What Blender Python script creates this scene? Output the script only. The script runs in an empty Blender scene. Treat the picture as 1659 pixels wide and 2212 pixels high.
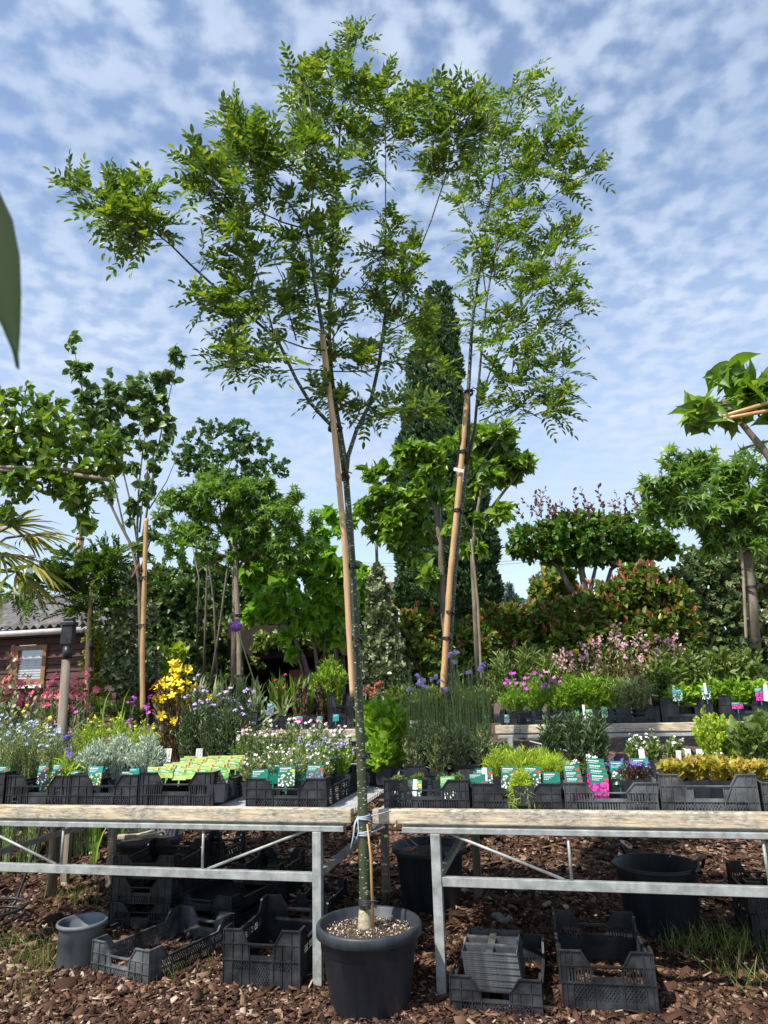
import bpy, math, random
import numpy as np
R = math.radians
random.seed(7)
S = bpy.context.scene
C = S.collection

# ---------------------------------------------------------------- camera
CH, TH, RHO, F = 1.36, R(14.0), 0.03, 1500.0
cam_loc = np.array([0.0, 0.0, CH])
Fv = np.array([0, math.cos(TH), math.sin(TH)])
U0 = np.array([0, -math.sin(TH), math.cos(TH)]); R0 = np.array([1.0, 0, 0])
Rv = R0*math.cos(RHO) - U0*math.sin(RHO)
Uv = U0*math.cos(RHO) + R0*math.sin(RHO)
from mathutils import Matrix, Vector
cd = bpy.data.cameras.new("camera"); cam = bpy.data.objects.new("camera", cd); C.objects.link(cam)
cam.matrix_world = Matrix(((Rv[0], Uv[0], -Fv[0], 0), (Rv[1], Uv[1], -Fv[1], 0), (Rv[2], Uv[2], -Fv[2], CH), (0, 0, 0, 1)))
cd.sensor_fit = 'VERTICAL'; cd.sensor_height = 36; cd.lens = 36*F/2212
cd.clip_start = 0.05; cd.clip_end = 3000
cd.dof.use_dof = True; cd.dof.focus_distance = 4.6; cd.dof.aperture_fstop = 9.0
S.camera = cam
S.render.resolution_x = 768; S.render.resolution_y = 1024
S.render.engine = 'CYCLES'
S.view_settings.view_transform = 'Standard'; S.view_settings.look = 'None'
S.view_settings.exposure = 0.62; S.view_settings.gamma = 1.0

# ---------------------------------------------------------------- sky and sun
SUN = Vector((-0.55, -0.56, 1.0)).normalized()
el = math.asin(SUN.z); az = math.atan2(SUN.x, SUN.y)
wd = bpy.data.worlds.new("World"); S.world = wd; wd.use_nodes = True
nt = wd.node_tree; N = nt.nodes; Lk = nt.links
for n in list(N): N.remove(n)
def nn(tree, typ, **kw):
    n = tree.nodes.new(typ)
    for k, v in kw.items():
        if k in n.inputs: n.inputs[k].default_value = v
        else: setattr(n, k, v)
    return n
out = nn(nt, 'ShaderNodeOutputWorld'); bg = nn(nt, 'ShaderNodeBackground'); bg.inputs['Strength'].default_value = 0.15
sky = nn(nt, 'ShaderNodeTexSky'); sky.sky_type = 'NISHITA'; sky.sun_disc = False
sky.sun_elevation = el; sky.sun_rotation = az % (2*math.pi); sky.air_density = 1.0; sky.dust_density = 0.3; sky.ozone_density = 1.3
tc = nn(nt, 'ShaderNodeTexCoord'); sep = nn(nt, 'ShaderNodeSeparateXYZ'); Lk.new(tc.outputs['Generated'], sep.inputs[0])
zc = nn(nt, 'ShaderNodeMath', operation='MAXIMUM'); Lk.new(sep.outputs[2], zc.inputs[0]); zc.inputs[1].default_value = 0.02
za = nn(nt, 'ShaderNodeMath', operation='ADD'); Lk.new(zc.outputs[0], za.inputs[0]); za.inputs[1].default_value = 0.12
dx = nn(nt, 'ShaderNodeMath', operation='DIVIDE'); dy = nn(nt, 'ShaderNodeMath', operation='DIVIDE')
Lk.new(sep.outputs[0], dx.inputs[0]); Lk.new(za.outputs[0], dx.inputs[1]); Lk.new(sep.outputs[1], dy.inputs[0]); Lk.new(za.outputs[0], dy.inputs[1])
cmb = nn(nt, 'ShaderNodeCombineXYZ'); Lk.new(dx.outputs[0], cmb.inputs[0]); Lk.new(dy.outputs[0], cmb.inputs[1])
n1 = nn(nt, 'ShaderNodeTexNoise'); n1.inputs['Scale'].default_value = 18; n1.inputs['Detail'].default_value = 4.0; n1.inputs['Roughness'].default_value = 0.45; n1.inputs['Distortion'].default_value = 0.0
n2 = nn(nt, 'ShaderNodeTexNoise'); n2.inputs['Scale'].default_value = 1.7; n2.inputs['Detail'].default_value = 4.0
Lk.new(cmb.outputs[0], n1.inputs['Vector']); Lk.new(cmb.outputs[0], n2.inputs['Vector'])
r1 = nn(nt, 'ShaderNodeMapRange'); Lk.new(n1.outputs['Fac'], r1.inputs[0]); r1.inputs[1].default_value = 0.34; r1.inputs[2].default_value = 0.66; r1.interpolation_type = 'SMOOTHSTEP'
r2 = nn(nt, 'ShaderNodeMapRange'); Lk.new(n2.outputs['Fac'], r2.inputs[0]); r2.inputs[1].default_value = 0.36; r2.inputs[2].default_value = 0.64; r2.inputs[3].default_value = 0.5; r2.inputs[4].default_value = 1.0
# nearer the horizon the layer turns to a thin even veil
ve = nn(nt, 'ShaderNodeMapRange'); Lk.new(sep.outputs[2], ve.inputs[0]); ve.inputs[1].default_value = 0.62; ve.inputs[2].default_value = 0.22; ve.inputs[3].default_value = 0.0; ve.inputs[4].default_value = 0.8
ve2 = nn(nt, 'ShaderNodeMapRange'); Lk.new(sep.outputs[2], ve2.inputs[0]); ve2.inputs[1].default_value = 0.06; ve2.inputs[2].default_value = 0.28; ve2.inputs[3].default_value = 0.7; ve2.inputs[4].default_value = 1.0
mxf = nn(nt, 'ShaderNodeMix'); Lk.new(ve.outputs[0], mxf.inputs[0]); Lk.new(r1.outputs[0], mxf.inputs[2]); mxf.inputs[3].default_value = 1.0
cm = nn(nt, 'ShaderNodeMath', operation='MULTIPLY'); Lk.new(mxf.outputs[0], cm.inputs[0]); Lk.new(r2.outputs[0], cm.inputs[1])
cm2 = nn(nt, 'ShaderNodeMath', operation='MULTIPLY'); Lk.new(cm.outputs[0], cm2.inputs[0]); Lk.new(ve2.outputs[0], cm2.inputs[1])
cm3 = nn(nt, 'ShaderNodeMath', operation='MULTIPLY'); Lk.new(cm2.outputs[0], cm3.inputs[0]); cm3.inputs[1].default_value = 0.85
cm4 = nn(nt, 'ShaderNodeMath', operation='ADD'); Lk.new(cm3.outputs[0], cm4.inputs[0]); cm4.inputs[1].default_value = 0.12
mx = nn(nt, 'ShaderNodeMix'); mx.data_type = 'RGBA'; Lk.new(cm4.outputs[0], mx.inputs[0]); Lk.new(sky.outputs[0], mx.inputs[6]); mx.inputs[7].default_value = (3.05, 3.55, 4.35, 1)
Lk.new(mx.outputs[2], bg.inputs[0]); Lk.new(bg.outputs[0], out.inputs[0])
sd = bpy.data.lights.new("sun", 'SUN'); sd.energy = 3.9; sd.angle = R(0.5); sd.color = (1.0, 0.95, 0.86)
so = bpy.data.objects.new("sun", sd); C.objects.link(so); so.rotation_euler = SUN.to_track_quat('Z', 'Y').to_euler(); so.location = (-6, -9, 14)

# ---------------------------------------------------------------- pixel to world (pixels of the 1659 x 2212 view)
def ray(px, py):
    return Fv + (px-829.5)/F*Rv + (1106-py)/F*Uv
def P(px, py, d):
    r = ray(px, py); return cam_loc + r*(d/r[1])
def Pz(px, py, z):
    r = ray(px, py); return cam_loc + r*((z-CH)/r[2])
YAW = R(13)
bu = np.array([math.cos(YAW), -math.sin(YAW), 0]); bw = np.array([math.sin(YAW), math.cos(YAW), 0])
BZ = 0.78
BO = Pz(783, 1748, BZ)                      # middle of the gap between the front benches
def on_plane(px, py, off, O=None):          # point of the vertical plane parallel to the bench front
    O = BO if O is None else O
    r = ray(px, py); t = np.dot(O + off*bw - cam_loc, bw)/np.dot(r, bw); return cam_loc + r*t
def bench_u(px, py, off, O=None):
    O = BO if O is None else O
    return float(np.dot(on_plane(px, py, off, O) - O, bu))
V0 = float(np.dot(BO[:2], bw[:2]))
def gz(x, y):
    v = x*bw[0] + y*bw[1] - V0
    def ss(a, b, t):
        t = min(1, max(0, (t-a)/(b-a))); return t*t*(3-2*t)
    return 0.34*ss(1.5, 3.0, v) + 0.25*ss(3.5, 9, v)

# ---------------------------------------------------------------- materials
MATS = {}
def newmat(name):
    m = bpy.data.materials.new(name); m.use_nodes = True
    t = m.node_tree
    for n in list(t.nodes): t.nodes.remove(n)
    o = t.nodes.new('ShaderNodeOutputMaterial'); b = t.nodes.new('ShaderNodeBsdfPrincipled')
    t.links.new(b.outputs[0], o.inputs[0]); MATS[name] = m
    return m, t, b, o
def ramp(t, fac, stops):
    r = t.nodes.new('ShaderNodeValToRGB'); cr = r.color_ramp
    while len(cr.elements) < len(stops): cr.elements.new(0.5)
    for e, (p, c) in zip(cr.elements, stops): e.position = p; e.color = (*c, 1)
    t.links.new(fac, r.inputs[0]); return r.outputs[0]
def leafmat(name, stops, rough=0.45, tr=0.32, trc=None, spec=0.5):
    if trc is None and tr > 0 and name not in ('near leaf', 'blue needle', 'gold carpet leaf'):
        kr, kg, kb = (1.3, 1.3, 1.05) if name == 'grey herb' else (1.05, 1.0, .95) if name == 'silver herb' else (1.05, 1.2, 1.1) if name in ('silverberry leaf', 'grey herb', 'silver herb', 'round leaf', 'brown herb', 'dusky leaf', 'red herb', 'service leaf') else ((1.35, 1.5, 1.1) if name in ('photinia leaf', 'ironwood leaf') else ((1.9, 1.75, 1.3) if name in ('fresh leaf', 'lime leaf') else (1.4, 1.32, 1.35)))
        stops = [(p_, (min(.75, c_[0]*kr), min(.75, c_[1]*kg), c_[2]*kb)) for p_, c_ in stops]
    m, t, b, o = newmat(name)
    g = t.nodes.new('ShaderNodeNewGeometry')
    col = ramp(t, g.outputs['Random Per Island'], stops)
    t.links.new(col, b.inputs['Base Color']); b.inputs['Roughness'].default_value = rough
    b.inputs['Specular IOR Level'].default_value = spec
    if tr > 0:
        tl = t.nodes.new('ShaderNodeBsdfTranslucent'); mxs = t.nodes.new('ShaderNodeMixShader'); mxs.inputs[0].default_value = tr
        mc = t.nodes.new('ShaderNodeMix'); mc.data_type = 'RGBA'; mc.blend_type = 'MULTIPLY'; mc.inputs[0].default_value = 1
        t.links.new(col, mc.inputs[6]); mc.inputs[7].default_value = (*(trc or (2.0, 2.1, 0.7)), 1)
        t.links.new(mc.outputs[2], tl.inputs[0]); t.links.new(b.outputs[0], mxs.inputs[1]); t.links.new(tl.outputs[0], mxs.inputs[2]); t.links.new(mxs.outputs[0], o.inputs[0])
    return m
def noisemat(name, c1, c2, scale=8, detail=5, rough=0.6, metal=0.0, stretch=(1, 1, 1), bump=0.0, lo=0.35, hi=0.65, spec=0.5, c3=None, bd=0.01):
    m, t, b, o = newmat(name)
    tc = t.nodes.new('ShaderNodeTexCoord'); mp = t.nodes.new('ShaderNodeMapping'); mp.inputs['Scale'].default_value = stretch
    t.links.new(tc.outputs['Object'], mp.inputs[0])
    n = t.nodes.new('ShaderNodeTexNoise'); n.inputs['Scale'].default_value = scale; n.inputs['Detail'].default_value = detail; n.inputs['Roughness'].default_value = 0.65
    t.links.new(mp.outputs[0], n.inputs['Vector'])
    st = [(lo, c1), (hi, c2)] + ([(min(1, hi+0.1), c3)] if c3 else [])
    t.links.new(ramp(t, n.outputs['Fac'], st), b.inputs['Base Color'])
    b.inputs['Roughness'].default_value = rough; b.inputs['Metallic'].default_value = metal; b.inputs['Specular IOR Level'].default_value = spec
    if bump:
        bp = t.nodes.new('ShaderNodeBump'); bp.inputs['Strength'].default_value = bump; bp.inputs['Distance'].default_value = bd
        t.links.new(n.outputs['Fac'], bp.inputs['Height']); t.links.new(bp.outputs[0], b.inputs['Normal'])
    return m
def flat(name, c, rough=0.6, **k): return noisemat(name, tuple(x*0.85 for x in c), tuple(min(1, x*1.12) for x in c), rough=rough, **k)

noisemat('black plastic', (0.013, 0.014, 0.016), (0.06, 0.065, 0.072), scale=9, rough=0.42, lo=0.42, hi=0.78, spec=0.45)
noisemat('dusty plastic', (0.022, 0.024, 0.027), (0.19, 0.2, 0.2), scale=7, detail=9, rough=0.5, lo=0.4, hi=0.72, stretch=(1, 1, 0.6))
noisemat('pot plastic', (0.02, 0.025, 0.034), (0.05, 0.056, 0.067), scale=7, detail=8, rough=0.5, bump=0.3, bd=0.004, stretch=(1.6, 1.6, .5), lo=.4, hi=.75)
noisemat('dull pot plastic', (0.07, 0.085, 0.1), (0.17, 0.19, 0.21), scale=6, rough=0.6, stretch=(1, 1, 0.35))
noisemat('galvanised steel', (0.2, 0.22, 0.21), (0.5, 0.52, 0.5), scale=16, detail=9, rough=0.5, metal=0.25, lo=0.3, hi=0.7)
noisemat('dark steel', (0.1, 0.1, 0.1), (0.2, 0.2, 0.19), scale=14, rough=0.6, metal=0.2)
noisemat('slat metal', (0.42, 0.43, 0.43), (0.6, 0.6, 0.6), scale=8, rough=0.5)
noisemat('bamboo', (0.42, 0.23, 0.09), (0.62, 0.39, 0.17), scale=14, rough=0.38, stretch=(3, 3, 0.35), lo=0.3, hi=0.7)
noisemat('old bamboo', (0.17, 0.13, 0.09), (0.34, 0.27, 0.19), scale=14, rough=0.5, stretch=(3, 3, 0.3))
noisemat('pale bamboo', (0.46, 0.27, 0.12), (0.66, 0.45, 0.24), scale=14, rough=0.42, stretch=(3, 3, 0.3))
noisemat('grey bark', (0.09, 0.075, 0.05), (0.23, 0.19, 0.14), scale=16, rough=0.8, stretch=(1, 1, 0.3), bump=0.4)
noisemat('twig', (0.09, 0.06, 0.035), (0.17, 0.12, 0.07), scale=20, rough=0.7)
noisemat('green twig', (0.07, 0.09, 0.04), (0.12, 0.13, 0.06), scale=20, rough=0.6)
noisemat('pale stem', (0.16, 0.23, 0.07), (0.27, 0.34, 0.12), scale=20, rough=0.6)
noisemat('red stem', (0.16, 0.05, 0.03), (0.25, 0.09, 0.05), scale=20, rough=0.6)
noisemat('soil', (0.03, 0.018, 0.011), (0.1, 0.06, 0.04), scale=60, rough=0.95, bump=0.8)
noisemat('tie rubber', (0.012, 0.012, 0.013), (0.03, 0.03, 0.032), scale=10, rough=0.5)
noisemat('blue string', (0.3, 0.38, 0.45), (0.45, 0.53, 0.6), scale=60, rough=0.7)
noisemat('red boards', (0.05, 0.016, 0.013), (0.088, 0.03, 0.024), scale=5, rough=0.7, stretch=(0.3, 1, 3))
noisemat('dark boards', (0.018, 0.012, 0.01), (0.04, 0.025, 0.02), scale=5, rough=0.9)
noisemat('roof sheet', (0.09, 0.08, 0.08), (0.25, 0.23, 0.225), scale=5, rough=0.9, detail=8, bump=0.3)
noisemat('orange wood', (0.22, 0.1, 0.045), (0.34, 0.17, 0.08), scale=10, rough=0.5)
noisemat('white paint', (0.7, 0.7, 0.7), (0.8, 0.8, 0.8), scale=10, rough=0.5)
noisemat('gutter grey', (0.42, 0.4, 0.38), (0.6, 0.57, 0.55), scale=6, rough=0.5)
noisemat('rusty steel', (0.12, 0.07, 0.05), (0.32, 0.24, 0.18), scale=6, rough=0.5, metal=0.5)
noisemat('bright steel', (0.5, 0.5, 0.5), (0.65, 0.65, 0.65), scale=6, rough=0.3, metal=0.8)
noisemat('old post', (0.14, 0.11, 0.08), (0.3, 0.25, 0.19), scale=12, rough=0.8, stretch=(2, 2, 0.2), bump=0.4)
noisemat('brown roof', (0.16, 0.06, 0.04), (0.24, 0.1, 0.07), scale=8, rough=0.9)
noisemat('concrete', (0.2, 0.19, 0.16), (0.36, 0.34, 0.3), scale=14, rough=0.9, bump=0.3)
noisemat('pink ribbon', (0.7, 0.2, 0.32), (0.8, 0.28, 0.4), scale=10, rough=0.4)
noisemat('yellow petal', (0.85, 0.56, 0.004), (0.95, 0.72, 0.01), scale=40, rough=0.5)
noisemat('purple petal', (0.3, 0.08, 0.5), (0.45, 0.16, 0.62), scale=40, rough=0.5)
noisemat('lilac petal', (0.4, 0.28, 0.6), (0.58, 0.46, 0.78), scale=40, rough=0.5)
noisemat('magenta petal', (0.5, 0.04, 0.5), (0.62, 0.09, 0.6), scale=40, rough=0.5)
noisemat('pink petal', (0.82, 0.07, 0.13), (0.88, 0.26, 0.34), scale=40, rough=0.5)
noisemat('pale pink petal', (0.75, 0.2, 0.33), (0.85, 0.62, 0.66), scale=60, rough=0.5, lo=0.4, hi=0.6)
noisemat('white petal', (0.78, 0.76, 0.7), (0.85, 0.84, 0.82), scale=40, rough=0.5)
noisemat('blue petal', (0.32, 0.42, 0.72), (0.5, 0.6, 0.85), scale=40, rough=0.5)
noisemat('violet petal', (0.12, 0.06, 0.42), (0.22, 0.13, 0.55), scale=40, rough=0.5)
noisemat('red petal', (0.45, 0.03, 0.03), (0.6, 0.06, 0.05), scale=40, rough=0.5)
noisemat('rust petal', (0.3, 0.05, 0.03), (0.42, 0.1, 0.05), scale=40, rough=0.6)
noisemat('card green', (0.0, 0.14, 0.09), (0.01, 0.2, 0.13), scale=10, rough=0.3)
noisemat('card teal', (0.0, 0.2, 0.2), (0.02, 0.3, 0.3), scale=10, rough=0.3)
noisemat('card lime', (0.32, 0.45, 0.1), (0.6, 0.62, 0.25), scale=30, rough=0.3)
noisemat('card mid green', (0.08, 0.36, 0.06), (0.14, 0.45, 0.1), scale=30, rough=0.3)
noisemat('card red', (0.6, 0.03, 0.03), (0.7, 0.05, 0.05), scale=10, rough=0.3)
noisemat('card yellow', (0.8, 0.6, 0.03), (0.85, 0.7, 0.05), scale=10, rough=0.3)
def picmat(name, bgc, dot, scale=90, th=0.35):
    m, t, b, o = newmat(name)
    tc = t.nodes.new('ShaderNodeTexCoord'); v = t.nodes.new('ShaderNodeTexVoronoi'); v.inputs['Scale'].default_value = scale
    t.links.new(tc.outputs['Object'], v.inputs['Vector'])
    t.links.new(ramp(t, v.outputs['Distance'], [(th, dot), (min(1, th+0.12), bgc)]), b.inputs['Base Color']); b.inputs['Roughness'].default_value = 0.3
picmat('picture white', (0.03, 0.1, 0.04), (0.8, 0.8, 0.78))
picmat('picture yellow', (0.03, 0.15, 0.1), (0.75, 0.7, 0.2))
picmat('picture magenta', (0.25, 0.01, 0.12), (0.75, 0.05, 0.4), th=0.45)
picmat('picture violet', (0.05, 0.12, 0.05), (0.35, 0.2, 0.6))
picmat('picture dark', (0.01, 0.02, 0.02), (0.6, 0.62, 0.65), th=0.25)

# weathered timber of the bench edge: cream wood, grey streaks, flaking pale patches
m, t, b, o = newmat('weathered timber')
tcn = t.nodes.new('ShaderNodeTexCoord')
def mapn(sc, scale, det=6):
    mp = t.nodes.new('ShaderNodeMapping'); mp.inputs['Scale'].default_value = sc; t.links.new(tcn.outputs['Object'], mp.inputs[0])
    n = t.nodes.new('ShaderNodeTexNoise'); n.inputs['Scale'].default_value = scale; n.inputs['Detail'].default_value = det; n.inputs['Roughness'].default_value = 0.7
    t.links.new(mp.outputs[0], n.inputs['Vector']); return n.outputs['Fac']
fa = mapn((0.9, 1, 9), 9); fb = mapn((0.6, 1, 1.5), 4.5); fc = mapn((1, 1, 3), 30)
ca = ramp(t, fa, [(0.32, (0.16, 0.12, 0.08)), (0.44, (0.48, 0.38, 0.25)), (0.6, (0.74, 0.63, 0.45))])
cb = ramp(t, fc, [(0.38, (0.12, 0.11, 0.09)), (0.55, (0.42, 0.39, 0.32)), (0.66, (0.66, 0.6, 0.48))])
fm = ramp(t, fb, [(0.42, (0, 0, 0)), (0.56, (.9, .9, .9))])
mxx = t.nodes.new('ShaderNodeMix'); mxx.data_type = 'RGBA'; t.links.new(fm, mxx.inputs[0]); t.links.new(ca, mxx.inputs[6]); t.links.new(cb, mxx.inputs[7])
t.links.new(mxx.outputs[2], b.inputs['Base Color']); b.inputs['Roughness'].default_value = 0.85
bp = t.nodes.new('ShaderNodeBump'); bp.inputs['Strength'].default_value = 0.5; bp.inputs['Distance'].default_value = 0.006; t.links.new(fa, bp.inputs['Height']); t.links.new(bp.outputs[0], b.inputs['Normal'])

# dark green bark with pale corky dots
def dotbark(name, base1, base2, dots, sc, st):
    m, t, b, o = newmat(name)
    tc = t.nodes.new('ShaderNodeTexCoord'); mp = t.nodes.new('ShaderNodeMapping'); mp.inputs['Scale'].default_value = st
    t.links.new(tc.outputs['Object'], mp.inputs[0])
    v = t.nodes.new('ShaderNodeTexVoronoi'); v.inputs['Scale'].default_value = sc; t.links.new(mp.outputs[0], v.inputs['Vector'])
    n = t.nodes.new('ShaderNodeTexNoise'); n.inputs['Scale'].default_value = 12; t.links.new(tc.outputs['Object'], n.inputs['Vector'])
    base = ramp(t, n.outputs['Fac'], [(0.35, base1), (0.65, base2)])
    f = ramp(t, v.outputs['Distance'], [(0.2, (1, 1, 1)), (0.27, (0, 0, 0))])
    mx = t.nodes.new('ShaderNodeMix'); mx.data_type = 'RGBA'; t.links.new(f, mx.inputs[0]); t.links.new(base, mx.inputs[6]); mx.inputs[7].default_value = (*dots, 1)
    t.links.new(mx.outputs[2], b.inputs['Base Color']); b.inputs['Roughness'].default_value = 0.5
dotbark('dotted green bark', (0.028, 0.04, 0.018), (0.055, 0.07, 0.032), (0.52, 0.48, 0.34), 36, (1, 1, 2.8))
dotbark('dotted dark bark', (0.02, 0.024, 0.014), (0.04, 0.046, 0.028), (0.34, 0.3, 0.2), 60, (1, 1, 1.4))
noisemat('pale trunk foot', (0.2, 0.16, 0.09), (0.55, 0.47, 0.33), scale=40, rough=0.9, bump=0.5)

# bark mulch ground
m, t, b, o = newmat('bark mulch')
tcn = t.nodes.new('ShaderNodeTexCoord'); v = t.nodes.new('ShaderNodeTexVoronoi'); v.inputs['Scale'].default_value = 38; t.links.new(tcn.outputs['Object'], v.inputs['Vector'])
sp = t.nodes.new('ShaderNodeSeparateColor'); t.links.new(v.outputs['Color'], sp.inputs[0])
t.links.new(ramp(t, sp.outputs[0], [(0, (0.025, 0.014, 0.009)), (0.5, (0.075, 0.04, 0.025)), (0.8, (0.14, 0.08, 0.05)), (0.97, (0.3, 0.2, 0.13))]), b.inputs['Base Color'])
b.inputs['Roughness'].default_value = 0.95
bp = t.nodes.new('ShaderNodeBump'); bp.inputs['Strength'].default_value = 1; bp.inputs['Distance'].default_value = 0.02; t.links.new(sp.outputs[1], bp.inputs['Height']); t.links.new(bp.outputs[0], b.inputs['Normal'])
leafmat('bark chip', [(0, (0.02, 0.011, 0.007)), (0.45, (0.068, 0.032, 0.02)), (0.75, (0.135, 0.07, 0.043)), (0.93, (0.24, 0.145, 0.09)), (1, (0.5, 0.4, 0.3))], rough=0.85, tr=0, spec=0.25)
leafmat('perlite', [(0, (0.05, 0.03, 0.02)), (0.55, (0.14, 0.08, 0.05)), (0.6, (0.6, 0.5, 0.36)), (1, (0.75, 0.68, 0.55))], rough=0.9, tr=0)

leafmat('locust leaf', [(0, (0.0354, 0.077, 0.0112)), (0.5, (0.0725, 0.133, 0.0182)), (0.85, (0.137, 0.203, 0.028)), (1, (0.225, 0.266, 0.042))], rough=0.35)
leafmat('yew leaf', [(0, (0.02, 0.05, 0.018)), (0.6, (0.038, 0.085, 0.03)), (1, (0.07, 0.135, 0.045))], tr=0.1, rough=0.5)
leafmat('mulberry leaf', [(0, (0.0563, 0.119, 0.0168)), (0.6, (0.113, 0.21, 0.028)), (1, (0.209, 0.308, 0.042))], tr=0.3, rough=0.38)
leafmat('judas leaf', [(0, (0.0513, 0.102, 0.0406)), (0.6, (0.0816, 0.152, 0.0568)), (1, (0.164, 0.244, 0.0711))], tr=0.2, rough=0.45)
leafmat('apple leaf', [(0, (0.0483, 0.112, 0.0168)), (0.6, (0.0885, 0.168, 0.0252)), (1, (0.193, 0.266, 0.042))], tr=0.25, rough=0.35)
leafmat('sweetgum leaf', [(0, (0.0563, 0.119, 0.0196)), (0.6, (0.0966, 0.196, 0.035)), (1, (0.193, 0.28, 0.049))], tr=0.3, rough=0.4)
leafmat('service leaf', [(0, (0.0451, 0.098, 0.0353)), (0.7, (0.0902, 0.147, 0.0549)), (1, (0.158, 0.196, 0.0882))], tr=0.2)
leafmat('bean tree leaf', [(0, (0.0805, 0.182, 0.0168)), (0.6, (0.137, 0.28, 0.028)), (1, (0.241, 0.392, 0.049))], tr=0.32)
leafmat('silverberry leaf', [(0, (0.0732, 0.091, 0.0455)), (0.5, (0.157, 0.173, 0.091)), (0.85, (0.272, 0.273, 0.155)), (1, (0.502, 0.473, 0.309))], tr=0.08, rough=0.38)
leafmat('hedge leaf', [(0, (0.0304, 0.0662, 0.0189)), (0.6, (0.0652, 0.123, 0.0321)), (1, (0.142, 0.208, 0.0473))], tr=0.15)
leafmat('ironwood leaf', [(0, (0.04, 0.09, 0.016)), (0.6, (0.075, 0.14, 0.025)), (0.93, (0.12, 0.17, 0.035)), (1, (0.17, 0.09, 0.04))], tr=0.22)
leafmat('bronze leaf', [(0, (0.06, 0.04, 0.02)), (0.5, (0.11, 0.05, 0.03)), (1, (0.17, 0.11, 0.04))], tr=0.3, trc=(2, 1.2, 0.7))
leafmat('photinia leaf', [(0, (0.03, 0.055, 0.014)), (0.45, (0.07, 0.11, 0.024)), (0.8, (0.15, 0.19, 0.045)), (0.93, (0.2, 0.15, 0.05)), (1, (0.26, 0.09, 0.035))], tr=0.2, rough=0.3)
leafmat('red shoot', [(0, (0.26, 0.05, 0.03)), (0.6, (0.42, 0.12, 0.08)), (1, (0.42, 0.24, 0.1))], tr=0.25, trc=(1.8, 1.1, 0.7), rough=0.35)
leafmat('round leaf', [(0, (0.0676, 0.108, 0.049)), (0.6, (0.135, 0.176, 0.0784)), (0.9, (0.248, 0.235, 0.098)), (1, (0.337, 0.196, 0.098))], tr=0.2)
leafmat('gold leaf', [(0, (0.1, 0.14, 0.01)), (0.6, (0.2, 0.24, 0.015)), (1, (0.36, 0.34, 0.03))], tr=0.25)
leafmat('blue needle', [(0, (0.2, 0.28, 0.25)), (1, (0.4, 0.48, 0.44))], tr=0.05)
leafmat('palm leaf', [(0, (0.0805, 0.112, 0.021)), (0.6, (0.161, 0.182, 0.035)), (1, (0.419, 0.308, 0.07))], tr=0.2, rough=0.4)
leafmat('fern leaf', [(0, (0.0402, 0.098, 0.0168)), (0.7, (0.0725, 0.14, 0.0252)), (1, (0.129, 0.182, 0.035))], tr=0.25)
leafmat('silver herb', [(0, (0.336, 0.42, 0.35)), (0.6, (0.504, 0.616, 0.518)), (1, (0.644, 0.77, 0.7))], tr=0.08, rough=0.7)
leafmat('fresh leaf', [(0, (0.06, 0.13, 0.012)), (0.6, (0.11, 0.2, 0.02)), (1, (0.19, 0.29, 0.035))], tr=0.28)
leafmat('lime leaf', [(0, (0.11, 0.17, 0.012)), (0.6, (0.19, 0.27, 0.02)), (1, (0.3, 0.38, 0.04))], tr=0.28)
leafmat('mid leaf', [(0, (0.0644, 0.112, 0.0252)), (0.6, (0.113, 0.168, 0.0392)), (1, (0.193, 0.252, 0.056))], tr=0.22)
leafmat('dark leaf', [(0, (0.0377, 0.0728, 0.0273)), (0.6, (0.0732, 0.118, 0.0455)), (1, (0.126, 0.182, 0.0728))], tr=0.15)
leafmat('grey herb', [(0, (0.116, 0.151, 0.0756)), (0.6, (0.212, 0.252, 0.134)), (1, (0.348, 0.37, 0.202))], tr=0.15)
leafmat('red herb', [(0, (0.14, 0.05, 0.03)), (0.35, (0.1, 0.11, 0.04)), (0.8, (0.12, 0.15, 0.05)), (1, (0.24, 0.08, 0.04))], tr=0.2, trc=(2, 1.6, 0.8))
leafmat('brown herb', [(0, (0.161, 0.098, 0.056)), (0.6, (0.258, 0.168, 0.098)), (1, (0.258, 0.252, 0.098))], tr=0.15)
leafmat('dusky leaf', [(0, (0.0483, 0.0252, 0.028)), (0.6, (0.0966, 0.049, 0.049)), (1, (0.129, 0.126, 0.07))], tr=0.1)
leafmat('variegated leaf', [(0, (0.05, 0.09, 0.03)), (0.5, (0.12, 0.16, 0.07)), (0.8, (0.4, 0.42, 0.25)), (1, (0.5, 0.5, 0.32))], tr=0.15)
leafmat('gold carpet leaf', [(0, (0.2, 0.2, 0.02)), (0.5, (0.42, 0.36, 0.04)), (0.8, (0.55, 0.42, 0.08)), (1, (0.35, 0.15, 0.05))], tr=0.22)
leafmat('grass blade', [(0, (0.06, 0.11, 0.02)), (0.7, (0.13, 0.19, 0.04)), (1, (0.28, 0.27, 0.1))], tr=0.25)
leafmat('near leaf', [(0, (0.018, 0.04, 0.008)), (1, (0.018, 0.04, 0.008))], tr=0.05, rough=0.7, spec=0.15)

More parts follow.
